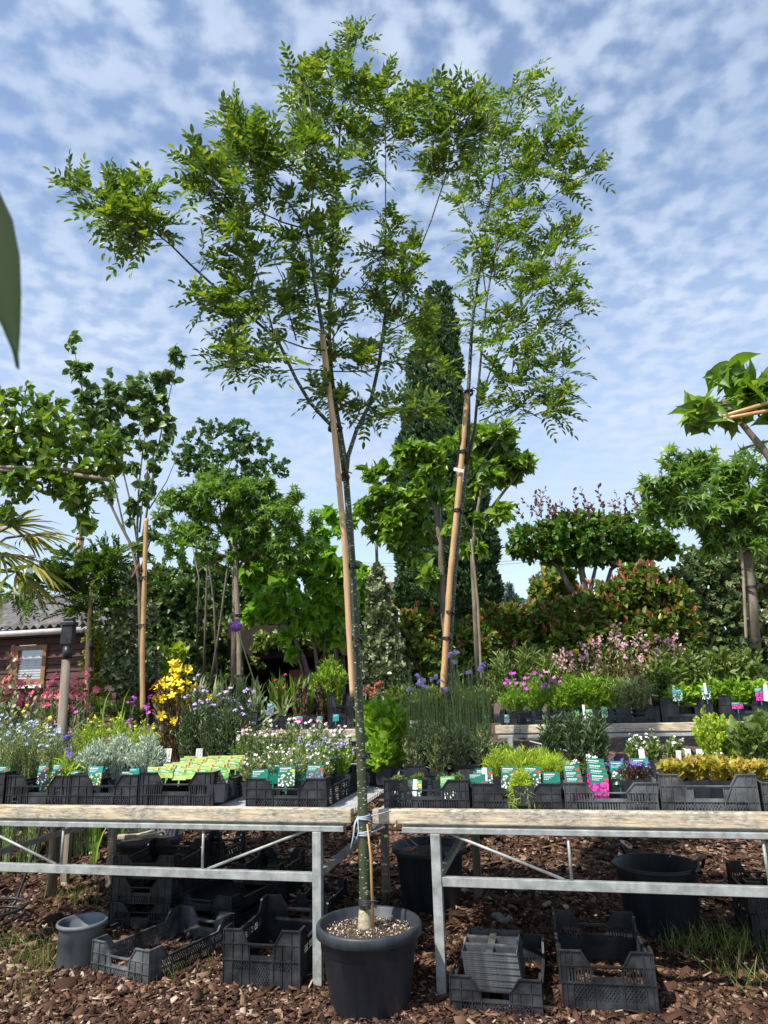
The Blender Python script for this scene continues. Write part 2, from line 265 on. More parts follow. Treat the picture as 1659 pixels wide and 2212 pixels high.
# ---------------------------------------------------------------- object helpers
def tag(o, label=None, cat=None, group=None, kind=None):
    if label: o['label'] = label
    if cat: o['category'] = cat
    if group: o['group'] = group
    if kind: o['kind'] = kind
    return o
def thing(name, label, cat, loc=(0, 0, 0), rz=0, group=None):
    o = bpy.data.objects.new(name, None); C.objects.link(o); o.empty_display_size = 0.1
    o.location = tuple(float(v) for v in loc); o.rotation_euler = (0, 0, rz)
    return tag(o, label, cat, group)
def link_mesh(name, me, parent=None, world=False):
    o = bpy.data.objects.new(name, me); C.objects.link(o)
    if parent is not None:
        o.parent = parent
        if world:                # mesh coordinates are world coordinates
            Mi = Matrix.Translation(parent.location) @ Matrix.Rotation(parent.rotation_euler[2], 4, 'Z')
            o.matrix_parent_inverse = Mi.inverted()
    return o
def copy_thing(root, loc=None, rz=None):
    r = root.copy(); C.objects.link(r)
    if loc is not None: r.location = loc
    if rz is not None: r.rotation_euler[2] = rz
    for ch in list(root.children):
        c = ch.copy(); C.objects.link(c); c.parent = r
        for g in ch.children:
            d = g.copy(); C.objects.link(d); d.parent = c
    return r

class MB:
    def __init__(s): s.v = []; s.f = []; s.mi = []; s.sm = []; s.cur = 0; s.smooth = False
    def add(s, vs, fs):
        o = len(s.v); s.v.extend([tuple(float(c) for c in v) for v in vs])
        for f in fs: s.f.append(tuple(i+o for i in f)); s.mi.append(s.cur); s.sm.append(s.smooth)
    def box(s, a, b):
        (x0, y0, z0), (x1, y1, z1) = a, b
        s.add([(x0,y0,z0),(x1,y0,z0),(x1,y1,z0),(x0,y1,z0),(x0,y0,z1),(x1,y0,z1),(x1,y1,z1),(x0,y1,z1)],
              [(0,3,2,1),(4,5,6,7),(0,1,5,4),(1,2,6,5),(2,3,7,6),(3,0,4,7)])
    def beam(s, p, q, w, h=None):
        h = h or w; p = np.array(p, float); q = np.array(q, float); d = q-p; d /= np.linalg.norm(d)
        up = np.array([0, 0, 1.0]) if abs(d[2]) < 0.9 else np.array([0, 1.0, 0])
        a = np.cross(d, up); a /= np.linalg.norm(a); c = np.cross(a, d)
        vs = [e + a*w/2*i + c*h/2*j for e in (p, q) for i, j in ((-1,-1),(1,-1),(1,1),(-1,1))]
        s.add(vs, [(0,1,2,3),(7,6,5,4),(0,4,5,1),(1,5,6,2),(2,6,7,3),(3,7,4,0)])
    def tube(s, pts, rad, n=8, cap=True):
        pts = [np.array(p, float) for p in pts]; k = len(pts)
        if not hasattr(rad, '__len__'): rad = [rad]*k
        vs = []; pa = None
        for i in range(k):
            d = pts[min(i+1, k-1)] - pts[max(i-1, 0)]; d = d/(np.linalg.norm(d)+1e-9)
            if pa is None:
                up = np.array([0, 0, 1.0]) if abs(d[2]) < 0.9 else np.array([1.0, 0, 0]); a = np.cross(d, up)
            else: a = pa - d*np.dot(pa, d)
            a /= np.linalg.norm(a)+1e-9; pa = a; c = np.cross(d, a)
            for j in range(n):
                th = 2*math.pi*j/n; vs.append(pts[i] + rad[i]*(a*math.cos(th) + c*math.sin(th)))
        fs = [(i*n+j, i*n+(j+1) % n, (i+1)*n+(j+1) % n, (i+1)*n+j) for i in range(k-1) for j in range(n)]
        if cap: fs += [tuple(range(n))[::-1], tuple((k-1)*n+j for j in range(n))]
        sm = s.smooth; s.smooth = True; s.add(vs, fs); s.smooth = sm
    def lathe(s, prof, n=32, c=(0, 0, 0)):
        vs = [(c[0]+r*math.cos(2*math.pi*j/n), c[1]+r*math.sin(2*math.pi*j/n), c[2]+z) for r, z in prof for j in range(n)]
        fs = [(i*n+j, i*n+(j+1) % n, (i+1)*n+(j+1) % n, (i+1)*n+j) for i in range(len(prof)-1) for j in range(n)]
        sm = s.smooth; s.smooth = True; s.add(vs, fs); s.smooth = sm
    def prism(s, poly, mapf, n0, n1):
        k = len(poly); vs = [mapf(a, b, n0) for a, b in poly] + [mapf(a, b, n1) for a, b in poly]
        s.add(vs, [tuple(range(k)), tuple(range(k, 2*k))[::-1]] + [(i, (i+1) % k, k+(i+1) % k, k+i) for i in range(k)])
    def build(s, name, mats, parent=None, world=False, bevel=0):
        me = bpy.data.meshes.new(name); me.from_pydata(s.v, [], s.f)
        mats = [mats] if isinstance(mats, str) else mats
        for q in mats: me.materials.append(MATS[q])
        me.polygons.foreach_set('material_index', s.mi); me.polygons.foreach_set('use_smooth', s.sm); me.update()
        o = link_mesh(name, me, parent, world)
        if bevel:
            bv = o.modifiers.new('bevel', 'BEVEL'); bv.width = bevel; bv.segments = 2; bv.limit_method = 'ANGLE'
        return o

# ---------------------------------------------------------------- leaf kit (numpy)
def nrmz(a): return a/(np.linalg.norm(a, axis=-1, keepdims=True)+1e-9)
T_LANCE = (np.array([(0,0,0),(.3,-1,.1),(.68,-.8,.08),(1,0,-.1),(.68,.8,.08),(.3,1,.1)]), [(0,1,2,3),(0,3,4,5)])
T_OVAL = (np.array([(0,0,0),(.15,-.75,.05),(.45,-1,.1),(.8,-.65,.04),(1,0,-.06),(.8,.65,.04),(.45,1,.1),(.15,.75,.05)]), [(0,1,2,3,4),(0,4,5,6,7)])
_h = [(-.07,.38,.0),(-.03,.75,.03),(.13,.98,.06),(.36,1,.08),(.58,.8,.06),(.78,.46,.0),(.92,.16,-.08)]
T_HEART = (np.array([(0,0,0)] + [(a, -b, c) for a, b, c in _h] + [(1.08,0,-.2)] + [(a, b, c) for a, b, c in _h[::-1]] + [(.5,0,-.03)]), [(0,1,2,3,16),(16,3,4,5),(16,5,6,7,8),(0,16,13,14,15),(16,11,12,13),(16,8,9,10,11)])
_st = [(0.12,0,0)]
for _k in range(5):
    a0 = R(-144+72*_k); a1 = R(-144+72*_k+36)
    _st.append((.35+.65*math.cos(a0)*(1 if _k == 2 else .85), 1.05*math.sin(a0), -.12)); _st.append((.35+.2*math.cos(a1), .3*math.sin(a1), .03))
_st[0] = (.35, 0, .05)
T_STAR = (np.array(_st), [(0, 10, 1, 2), (0, 2, 3, 4), (0, 4, 5, 6), (0, 6, 7, 8), (0, 8, 9, 10)])
T_BLADE = (np.array([(0,-1,0),(0,1,0),(.4,-1,.0),(.4,1,.0),(.75,-.7,-.09),(.75,.7,-.09),(1,0,-.24)]), [(0,2,3,1),(2,4,5,3),(4,6,5)])
_fl = [(0,0,.0)]
for _k in range(5):
    a = 2*math.pi*_k/5
    for da, rr, zz in ((-.45,.75,.18),(-.2,1,.25),(.2,1,.25),(.45,.75,.18)): _fl.append((rr*math.cos(a+da), rr*math.sin(a+da), zz))
T_FLOWER = (np.array(_fl), [(0, 1+4*k, 2+4*k, 3+4*k, 4+4*k) for k in range(5)])
_da = []
for _k in range(8):
    a = 2*math.pi*_k/8; _da += [(math.cos(a), math.sin(a), .1)]
T_DISC = (np.array([(0,0,.12)] + _da), [(0, 1+k, 1+(k+1) % 8) for k in range(8)])
T_CHIP = (np.array([(0,-1,-.05),(1,-.6,-.04),(.9,.7,-.05),(.1,1,-.03),(.03,-.85,.05),(.95,-.5,.09),(.87,.6,.04),(.12,.85,.07)]), [(4,5,6,7),(0,1,5,4),(1,2,6,5),(2,3,7,6),(3,0,4,7)])

def leaves_mesh(name, batches, mats, parent=None, extra=None):
    """batches: (template, pos, axis, normal, length, halfwidth, matindex)"""
    V = []; LO = []; LT = []; MI = []; off = 0
    for tmpl, pos, ax, nr, Ln, Wd, mi in batches:
        T, Fc = tmpl; n = len(pos)
        if n == 0: continue
        ax = nrmz(ax); sd_ = nrmz(np.cross(nr, ax)); nr = np.cross(ax, sd_)
        Ln = np.broadcast_to(np.asarray(Ln, float), (n,)); Wd = np.broadcast_to(np.asarray(Wd, float), (n,))
        v = pos[:, None, :] + ax[:, None, :]*(T[None, :, 0:1]*Ln[:, None, None]) + sd_[:, None, :]*(T[None, :, 1:2]*Wd[:, None, None]) + nr[:, None, :]*(T[None, :, 2:3]*Ln[:, None, None])
        V.append(v.reshape(-1, 3)); k = len(T)
        loop = np.concatenate([np.array(f) for f in Fc]); tot = np.array([len(f) for f in Fc])
        LO.append((loop[None, :] + off + k*np.arange(n)[:, None]).reshape(-1)); LT.append(np.tile(tot, n)); MI.append(np.full(n*len(Fc), mi)); off += n*k
    V = np.concatenate(V); LO = np.concatenate(LO); LT = np.concatenate(LT); MI = np.concatenate(MI)
    me = bpy.data.meshes.new(name); me.vertices.add(len(V)); me.vertices.foreach_set('co', V.astype(np.float32).ravel())
    me.loops.add(len(LO)); me.loops.foreach_set('vertex_index', LO.astype(np.int32))
    me.polygons.add(len(LT)); ls = np.concatenate([[0], np.cumsum(LT)[:-1]])
    me.polygons.foreach_set('loop_start', ls.astype(np.int32)); me.polygons.foreach_set('loop_total', LT.astype(np.int32)); me.polygons.foreach_set('material_index', MI.astype(np.int32))
    for q in ([mats] if isinstance(mats, str) else mats): me.materials.append(MATS[q])
    me.update(calc_edges=True); me.validate()
    return link_mesh(name, me, parent, world=parent is not None)

def stems_mesh(name, A, B, M, r0, r1, mat, parent):
    """thin three-sided curved stems A->B through control M"""
    n = len(A); ts = np.linspace(0, 1, 5); vs = []
    r0 = np.broadcast_to(r0, (n,)); r1 = np.broadcast_to(r1, (n,))
    for t in ts:
        c = (1-t)**2*A + 2*t*(1-t)*M + t*t*B; d = nrmz(B-A)
        up = np.where(np.abs(d[:, 2:3]) > .9, np.array([[1.0, 0, 0]]), np.array([[0, 0, 1.0]])); a = nrmz(np.cross(d, up)); b2 = np.cross(d, a)
        r = (r0*(1-t)+r1*t)[:, None]
        vs.append(np.stack([c + r*(a*math.cos(q)+b2*math.sin(q)) for q in (0, 2.094, 4.189)], 1))
    V = np.stack(vs, 1)                      # n,5,3,3
    idx = []
    for i in range(4):
        for j in range(3): idx.append((i*3+j, i*3+(j+1) % 3, (i+1)*3+(j+1) % 3, (i+1)*3+j))
    idx = np.array(idx); L = (idx[None]+15*np.arange(n)[:, None, None]).reshape(-1)
    me = bpy.data.meshes.new(name); me.vertices.add(n*15); me.vertices.foreach_set('co', V.astype(np.float32).ravel())
    me.loops.add(len(L)); me.loops.foreach_set('vertex_index', L.astype(np.int32)); me.polygons.add(len(L)//4)
    me.polygons.foreach_set('loop_start', (np.arange(len(L)//4)*4).astype(np.int32)); me.polygons.foreach_set('loop_total', np.full(len(L)//4, 4, np.int32))
    me.materials.append(MATS[mat]); me.update(calc_edges=True)
    return link_mesh(name, me, parent, world=True)

def bez(A, B, M, t):
    return (1-t)**2*A + 2*t*(1-t)*M + t*t*B
def twig_leaves(A, B, M, k, tmpl, ln, wd, rs, t0=.2, spread=.9, up=.1, rnd=.35, mi=0, flat_=.6):
    n = len(A); t = (t0 + (1-t0)*(np.arange(k)+.3)/k)[None, :, None] + rs.uniform(-.4, .4, (n, k, 1))*(1-t0)/k
    t = np.clip(t, 0, 1)
    p = bez(A[:, None], B[:, None], M[:, None], t); d = nrmz(2*(1-t)*(M-A)[:, None] + 2*t*(B-M)[:, None])
    q = rs.normal(size=(n, k, 3)); q = nrmz(q - d*np.sum(q*d, -1, keepdims=True))
    ax = d*.6 + q*spread + np.array([0, 0, up]) + rs.normal(size=(n, k, 3))*rnd*.5
    nr = np.array([0, 0, 1.0])*flat_ + rs.normal(size=(n, k, 3))*.6 + q*.2 + np.array([-.12, -.25, 0])
    s = rs.uniform(.7, 1.2, n*k)
    return (tmpl, p.reshape(-1, 3), ax.reshape(-1, 3), nr.reshape(-1, 3), ln*s, wd*s, mi)
def pinnate(A, B, M, k, pairs, rach, ln, wd, rs, t0=.15, mi=0, up=.25, spread=.9):
    """compound leaves: k per twig, each with paired leaflets and one at the end"""
    n = len(A); t = np.clip((t0+(1-t0)*(np.arange(k)+.5)/k)[None, :, None] + rs.uniform(-.4, .4, (n, k, 1))*(1-t0)/k, 0, 1)
    p = bez(A[:, None], B[:, None], M[:, None], t); d = nrmz(2*(1-t)*(M-A)[:, None] + 2*t*(B-M)[:, None])
    q = rs.normal(size=(n, k, 3)); q[..., 2] *= .5; q = nrmz(q - d*np.sum(q*d, -1, keepdims=True))
    ax = nrmz(d*.6 + q*spread + np.array([0, 0, up])); p = p.reshape(-1, 3); ax = ax.reshape(-1, 3); m_ = len(p)
    nr = np.array([0, 0, 1.0]) + rs.normal(size=(m_, 3))*.35 + np.array([-.1, -.3, 0]); sd_ = nrmz(np.cross(nr, ax)); nr = np.cross(ax, sd_)
    rl = rach*rs.uniform(.65, 1.15, m_)[:, None]
    PP = []; AX = []; NR = []
    for i in range(pairs):
        f = .22 + .78*i/pairs
        base = p + ax*rl*f - np.array([0, 0, 1.0])*rl*.22*f*f
        for sgn in (-1, 1):
            PP.append(base); AX.append(ax*.55 + sgn*sd_*.85 + rs.normal(size=(m_, 3))*.12); NR.append(nr + sgn*sd_*.3 + rs.normal(size=(m_, 3))*.25)
    PP.append(p + ax*rl - np.array([0, 0, 1.0])*rl*.22); AX.append(ax - np.array([0, 0, .3])); NR.append(nr)
    PP = np.concatenate(PP); AX = np.concatenate(AX); NR = np.concatenate(NR); s = rs.uniform(.8, 1.15, len(PP))
    e = p + ax*rl - np.array([0, 0, 1.0])*rl*.22; mm = p + ax*rl*.5 - np.array([0, 0, 1.0])*rl*.03
    return (T_LANCE if wd/ln < .2 else T_OVAL, PP, AX, NR, ln*s, wd*s, mi), (p, e, mm)

def blob_points(blobs, d, n, rs, deep=.8, shell=.6, dd=0):
    """points in a union of ellipses drawn on the plane y=d, given depth; returns points and outward directions"""
    w = np.array([b[2]*b[3] for b in blobs], float); w /= w.sum(); ch = rs.choice(len(blobs), n, p=w)
    q = nrmz(rs.normal(size=(n, 3))); r = (shell**3 + (1-shell**3)*rs.uniform(size=n))**(1/3)
    out = np.zeros((n, 3)); C0 = np.zeros((n, 3))
    for i, b in enumerate(blobs):
        db = d + (b[4] if len(b) > 4 else 0)
        c = P(b[0], b[1], db); ex = P(b[0]+b[2], b[1], db)-c; ez = P(b[0], b[1]-b[3], db)-c; ey = np.array([0, min(np.linalg.norm(ex), np.linalg.norm(ez)*1.6)*deep, 0])
        k = ch == i
        out[k] = c + (q[k, 0:1]*ex + q[k, 1:2]*ey + q[k, 2:3]*ez)*r[k, None]; C0[k] = c
    return out, C0, q

def shrub(name, label, cat, blobs, d, n, k, tmpl, ln, wd, mat, seed=1, deep=.8, shell=.55, tw=.25, zb=None, base=None, group=None, stemmat='twig', spread=.9, up=.15, trunk=True, extra=None, flat_=.6, parts=None, tr_r=.025, clump=6):
    """leafy shrub or crown: n twigs with k leaves each"""
    rs = np.random.RandomState(seed)
    pts, c0, q = blob_points(blobs, d, n, rs, deep, shell)
    if clump > 1:
        m_ = max(4, n//clump); ids = np.arange(n) % m_; hw2 = np.linalg.norm(pts[ids]-c0[ids], axis=1, keepdims=True)
        pts = pts[ids] + nrmz(rs.normal(size=(n, 3)))*rs.uniform(.1, 1, (n, 1))*np.minimum(hw2, .5)*.62; c0 = c0[ids]
    A = pts*(1-tw) + c0*tw; A += rs.normal(size=A.shape)*.03; M = (A+pts)/2 + rs.normal(size=A.shape)*.03
    bx = base if base is not None else (blobs[0][0], d)
    bp_ = P(bx[0], 1500, bx[1]); z0 = gz(bp_[0], bp_[1]) if zb is None else zb
    bp_[2] = z0
    t = parts or thing(name, label, cat, bp_, 0, group)
    bt = [twig_leaves(A, pts, M, k, tmpl, ln, wd, rs, t0=.1, spread=spread, up=up, flat_=flat_)]
    mats = [mat]
    if extra: bt.append(twig_leaves(*extra_tips(A, pts, extra, rs), extra[1], T_LANCE, extra[2], extra[3], rs, t0=.3, spread=.5, up=.6, mi=1)); mats.append(extra[0])
    leaves_mesh('foliage', bt, mats, t)
    # limbs from the foot into the blobs, and the twigs
    sub = rs.choice(n, min(n, 260), replace=False)
    S0 = stems_mesh('twigs', A[sub], pts[sub], M[sub], .004, .0015, stemmat, t)
    if trunk:
        mb = MB()
        for i, b in enumerate(blobs):
            c = P(b[0], b[1], d + (b[4] if len(b) > 4 else 0)); mid = bp_*.45 + c*.55; mid[0] = bp_[0]*.6 + c[0]*.4
            mb.tube([bp_ + np.array([.01*i, 0, -.02]), mid, c], [tr_r, tr_r*.6, tr_r*.25], 6)
        mb.build('trunk', stemmat, t, world=True)
    return t
def extra_tips(A, B, extra, rs):
    n = len(A); up = B[:, 2] > np.percentile(B[:, 2], 45); idx = np.where(up)[0]; idx = rs.choice(idx, min(len(idx), extra[4]), replace=False)
    a = B[idx]; b = a + np.array([0, 0, extra[2]*1.2]) + rs.normal(size=a.shape)*extra[2]*.3
    return a, b, (a+b)/2

#==SECTION setting
# ================================================================ THE SETTING
mb = MB(); xs = list(np.linspace(-9, 9, 91)); xs = [-400, -120, -40, -18] + xs + [18, 40, 120, 400]
ys = [-60, -20, -6, -2, 0] + list(np.linspace(1, 14, 90)) + [16, 20, 30, 60, 150, 500, 1500]
rs = np.random.RandomState(3)
vs = []
for y in ys:
    for x in xs:
        z = gz(x, y)
        if 1 < y < 14 and abs(x) < 9: z += rs.uniform(-.006, .006)
        vs.append((x, y, z))
nx = len(xs)
mb.smooth = True
mb.add(vs, [(j*nx+i, j*nx+i+1, (j+1)*nx+i+1, (j+1)*nx+i) for j in range(len(ys)-1) for i in range(nx-1)])
g = mb.build('ground', 'bark mulch'); tag(g, 'brown bark mulch ground under and between the benches', 'ground', kind='structure')
# loose chips
def chips(n, x0, x1, y0, y1, ln, seed):
    rs = np.random.RandomState(seed); x = rs.uniform(x0, x1, n); y = y0 + (y1-y0)*rs.uniform(size=n)
    keep = np.abs(x) < y*.72+.2; x = x[keep]; y = y[keep]; n = len(x)
    z = np.array([gz(a, b_) for a, b_ in zip(x, y)]) + rs.uniform(0, .018, n)
    a = rs.uniform(0, 6.28, n); ax = np.stack([np.cos(a), np.sin(a), rs.normal(size=n)*.3], 1); nr = np.array([0, 0, 1.0]) + rs.normal(size=(n, 3))*.5
    s = ln*np.exp(rs.normal(size=n)*.45); return (T_CHIP, np.stack([x, y, z], 1), ax, nr, s, s*rs.uniform(.14, .42, n), 0)
ch = leaves_mesh('bark_chips', [chips(100000, -2.6, 2.6, 2.5, 4.3, .0215, 1), chips(60000, -4.2, 4.2, 4.3, 7.2, .03, 2)], 'bark chip')
tag(ch, 'loose brown bark chips strewn over the ground', 'bark chips', kind='stuff')
# grass tufts
spots = [(30,2050,60),(70,2090,60),(110,2060,40),(60,2150,20),(150,1950,50),(190,1900,40),(215,1960,30),(1290+180,2060,60),(1500,2050,80),(1560,2060,90),(1600,2050,80),(1640,2060,60),(1560,2110,30),(1070,2160,12),(385,2120,14),(425,2105,10),(640,1830,40),(330,1830,30),(1640,2130,50),(90,2100,30),(420,1850,30),(560,1850,20),(1130,1850,14),(1330,1850,12),(720,2120,16),(30,1880,30),(1100,1830,20)]
PPs = []; AXs = []; Ls = []
rs = np.random.RandomState(11)
for px, py, n in spots:
    c = Pz(px, py, 0.0)
    p = c + rs.normal(size=(n, 3))*np.array([.07, .07, 0]); p[:, 2] = [gz(a, b_) for a, b_, _ in p]; PPs.append(p)
    AXs.append(np.array([0, 0, 1.0]) + rs.normal(size=(n, 3))*np.array([.5, .5, .1])); Ls.append(rs.uniform(.05, .17, n))
PPs = np.concatenate(PPs); AXs = np.concatenate(AXs); Ls = np.concatenate(Ls)
g = leaves_mesh('grass', [(T_BLADE, PPs, AXs, rs.normal(size=PPs.shape), Ls, .0018, 0)], 'grass blade'); tag(g, 'thin green grass sprouting through the mulch', 'grass', kind='stuff')

#==SECTION hut
# dark red timber hut, left background
HD = 10.5
hl = P(-260, 1350, HD+1.2); hr = P(262, 1345, HD)
hang = math.atan2(hr[1]-hl[1], hr[0]-hl[0]); hw_ = float(np.linalg.norm((hr-hl)[:2])); eave = P(150, 1352, HD+.2)[2]
hg = gz(hl[0], hl[1]); hut = thing('hut', 'dark red timber hut with grey corrugated roof behind the roses', 'hut', (hl[0], hl[1], hg), hang)
eh = eave - hg
def hx(px, py=1430):   # local x along hut wall for a pixel
    r = ray(px, py); nrm = np.array([-math.sin(hang), math.cos(hang), 0]); o_ = np.array([hl[0], hl[1], 0]); t_ = np.dot(o_ - cam_loc*[1, 1, 0], nrm)/np.dot(r, nrm); p = cam_loc + r*t_
    return float((p[0]-hl[0])*math.cos(hang) + (p[1]-hl[1])*math.sin(hang)), float(p[2]-hg)
wx0, wz1 = hx(38, 1396); wx1, wz0 = hx(99, 1478)
mb = MB(); z = 0.0
while z < eh-.01:
    z1 = min(z+.105, eh)
    for a, b_ in ((0, wx0), (wx1, hw_)) if (z1 > wz0 and z < wz1) else ((0, hw_),):
        mb.add([(a,-.028,z),(b_,-.028,z),(b_,-.008,z1-.006),(a,-.008,z1-.006),(a,.03,z),(b_,.03,z),(b_,.03,z1),(a,.03,z1)], [(0,1,2,3),(1,5,6,2),(4,0,3,7),(3,2,6,7),(0,4,5,1),(5,4,7,6)])
    z = z1
mb.box((hw_-.03, .035, 0), (hw_, 3.5, eh)); mb.box((0, .035, 0), (.03, 3.5, eh)); mb.box((0, 3.5, 0), (hw_, 3.53, eh))
mb.build('wall', 'red boards', hut)
mb = MB(); nxr = 330; rise = .8; run = 1.9
vs = []; pitch = .145
for j, (yy, zz) in enumerate([(-.3, eh-.02), (run, eh+rise), (run*2+.3, eh-.02)]):
    for i in range(nxr+1):
        x = -.2 + (hw_+.45)*i/nxr; vs.append((x, yy, zz + .028*math.sin(2*math.pi*x/pitch)))
mb.smooth = True; mb.add(vs, [(j*(nxr+1)+i, j*(nxr+1)+i+1, (j+1)*(nxr+1)+i+1, (j+1)*(nxr+1)+i) for j in range(2) for i in range(nxr)])
ro = mb.build('roof', 'roof sheet', hut); sdm = ro.modifiers.new('thickness', 'SOLIDIFY'); sdm.thickness = .012; sdm.offset = 1
mb = MB(); mb.tube([(-.2, -.33, eh-.1), (hw_+.2, -.33, eh-.1)], .045, 10); mb.build('gutter', 'gutter grey', hut)
fr = MB(); fw = .07
fr.box((wx0, -.05, wz0), (wx0+fw, .02, wz1)); fr.box((wx1-fw, -.05, wz0), (wx1, .02, wz1)); fr.box((wx0+fw, -.05, wz1-fw), (wx1-fw, .02, wz1)); fr.box((wx0+fw, -.05, wz0), (wx1-fw, .02, wz0+fw)); fr.box((wx0-.07, -.055, wz0-.02), (wx0-.002, .02, wz1+.02))
wi = thing('window', None, None); wi.parent = hut
fr.build('frame', 'orange wood', wi)
m, t, b, o = newmat('window glass'); b.inputs['Base Color'].default_value = (.25, .33, .4, 1); b.inputs['Roughness'].default_value = .04; b.inputs['Specular IOR Level'].default_value = 1.0; b.inputs['Metallic'].default_value = .35
mb = MB(); mb.box((wx0+fw, -.01, wz0+fw), (wx1-fw, -.004, wz1-fw)); mb.build('pane', 'window glass', wi)
mb = MB(); z = wz0+fw+.02
while z < wz0 + (wz1-wz0)*.72: mb.box((wx0+fw+.01, -.022, z), (wx1-fw-.01, -.014, z+.022)); z += .038
mb.build('blind', 'slat metal', wi)
mb = MB(); mb.box((wx0, -.1, wz0-.05), (wx1, -.03, wz0-.004)); mb.build('sill', 'white paint', wi)
for px, top, bot, m_, r_ in ((173, 1166, 1222, 'rusty steel', .075), (62, 1205, 1275, 'bright steel', .1)):
    c = P(px, top, HD+3.2); c2 = P(px, bot, HD+3.2); c2[0] = c[0]
    mb = MB(); mb.tube([c2-[0, 0, .4], c], r_, 14); mb.tube([c+[0, 0, .0], c+[0, 0, .05]], r_*1.15, 14); mb.build('chimney', m_, hut, world=True)

# house far behind, only its roof shows
c = P(820, 1290, 34); hs = thing('house', 'distant house showing only a brown roof between the trees', 'house', (c[0], c[1], .5))
zt = P(840, 1238, 34)[2]-.5
mb = MB(); mb.box((-1.6, 0, 0), (.7, 6, zt*.55)); mb.build('wall', 'white paint', hs)
mb = MB(); mb.add([(-1.9,-.4,zt*.5),(.9,-.4,zt*.5),(.9,3,zt),(-1.9,3,zt),(-1.9,6.4,zt*.5),(.9,6.4,zt*.5)], [(0,1,2,3),(3,2,5,4),(0,3,4),(1,5,2)]); mb.build('roof', 'brown roof', hs)
# power lines
for i, (y0, y1) in enumerate(((1213, 1222), (1219, 1228))):
    mb = MB(); mb.tube([P(600, y0, 60), P(1000, (y0+y1)/2+2, 60), P(1560, y1-45, 60)], .018, 5)
    tag(mb.build('power_line', 'dark steel', world=False), ['upper thin power line crossing the sky low behind the trees', 'lower thin power line crossing the sky low behind the trees'][i], 'power line', 'power lines')

#==SECTION benches
# ================================================================ BENCHES
def bench(name, label, O, ztop, gzf, segs, ends, legs_front, legs_back, depth, slat=True, group=None):
    """O: world point at the front edge; all in bench coordinates (x along, y back); segs = (x0, x1)"""
    x0, x1 = segs
    t = thing('plant_bench', label, 'bench', (O[0], O[1], gzf), -YAW, group); H = ztop-gzf
    mb = MB(); mb.box((x0, 0, H-.066), (x1, .05, H)); mb.build('timber_edge', 'weathered timber', t, bevel=.006)
    a, b_ = ends
    mb = MB(); mb.box((a, .03, H-.1), (b_, .06, H-.068)); mb.box((a, -.004, H-.104), (b_, .028, H-.078)); mb.build('edge_channel', 'galvanised steel', t, bevel=.003)
    mb = MB(); mb.box((x0, depth, H-.06), (x1, depth+.045, H)); mb.build('rear_edge', 'weathered timber', t)
    zr = H-.31
    mb = MB(); mb.box((legs_front[0]+.024, .0, zr-.02), (legs_front[1]-.024, .03, zr+.02)); mb.build('lower_rail', 'galvanised steel', t, bevel=.002)
    for lx in legs_front:
        mb = MB(); mb.box((lx-.022, -.006, -.05), (lx+.022, .034, H-.105)); mb.build('leg', 'galvanised steel', t, bevel=.002)
        mb = MB(); mb.beam((lx, .036, zr+.01), (lx, depth-.0, zr+.01), .03, .03); mb.build('side_rail', 'galvanised steel', t)
    for lx in legs_back:
        mb = MB(); mb.box((lx-.025, depth+.002, -.05), (lx+.025, depth+.043, H-.062)); mb.build('leg', 'old post', t)
    # truss rods
    span = legs_front[1]-legs_front[0]; s = .235*span if span > 2.2 else .3*span
    xa, xb = legs_front
    for p, q in (((xa+.05, H-.1), (xa+s-.03, zr+.02)), ((xb-.05, H-.1), (xb-s+.03, zr+.02)), ((xa+s, H-.1), (xa+s, zr+.02)), ((xb-s, H-.1), (xb-s, zr+.02))):
        mb = MB(); mb.tube([(p[0], .018, p[1]), (q[0], .018, q[1])], .007, 8); mb.build('truss_rod', 'galvanised steel', t)
    mb = MB()
    y = .075
    while y < depth-.03:
        mb.box((x0+.01, y, H-.03), (x1-.01, y+.017, H-.012)); y += .038
    mb.build('slatted_top', 'slat metal', t)
    mb = MB()
    x = x0+.25
    while x < x1: mb.box((x, .062, H-.06), (x+.03, depth-.002, H-.032)); x += .8
    mb.build('cross_bars', 'dark steel', t)
    return t
uL = bench_u(758, 1760, 0); uR = bench_u(804, 1765, 0)
ulegL = bench_u(685, 1950, 0); ulegR = bench_u(946, 1950, 0)
lspan = bench_u(390, 1840, 0) - bench_u(170, 1840, 0)
dl = ulegL - bench_u(390, 1840, 0)
legL2 = ulegL - 2*dl - lspan
legR1 = bench_u(1283, 1860, 0); legR2 = bench_u(1600, 1860, 0); dr = legR1-ulegR
print('bench numbers', uL, uR, ulegL, ulegR, dl, lspan, dr, legR2-legR1)
ub = [bench_u(833, 1950, 1.42), bench_u(232, 1930, 1.42), bench_u(133, 1938, 1.42)]
ub2 = [bench_u(1034, 1960, 1.42)]
benchL = bench('plant_bench', 'left front plant bench with flaking timber edge and galvanised truss legs', BO, BZ, 0.0, (legL2-.15, uL), (legL2-.1, bench_u(742, 1780, 0)), (legL2, ulegL), ub, 1.42)
rr = ulegR + 2*dr + (legR2-legR1)
benchR = bench('plant_bench', 'right front plant bench with cleaner sunlit timber edge', BO, BZ, 0.0, (uR, rr+.15), (bench_u(868, 1790, 0), rr+.1), (ulegR, rr), ub2+[rr], 1.42)
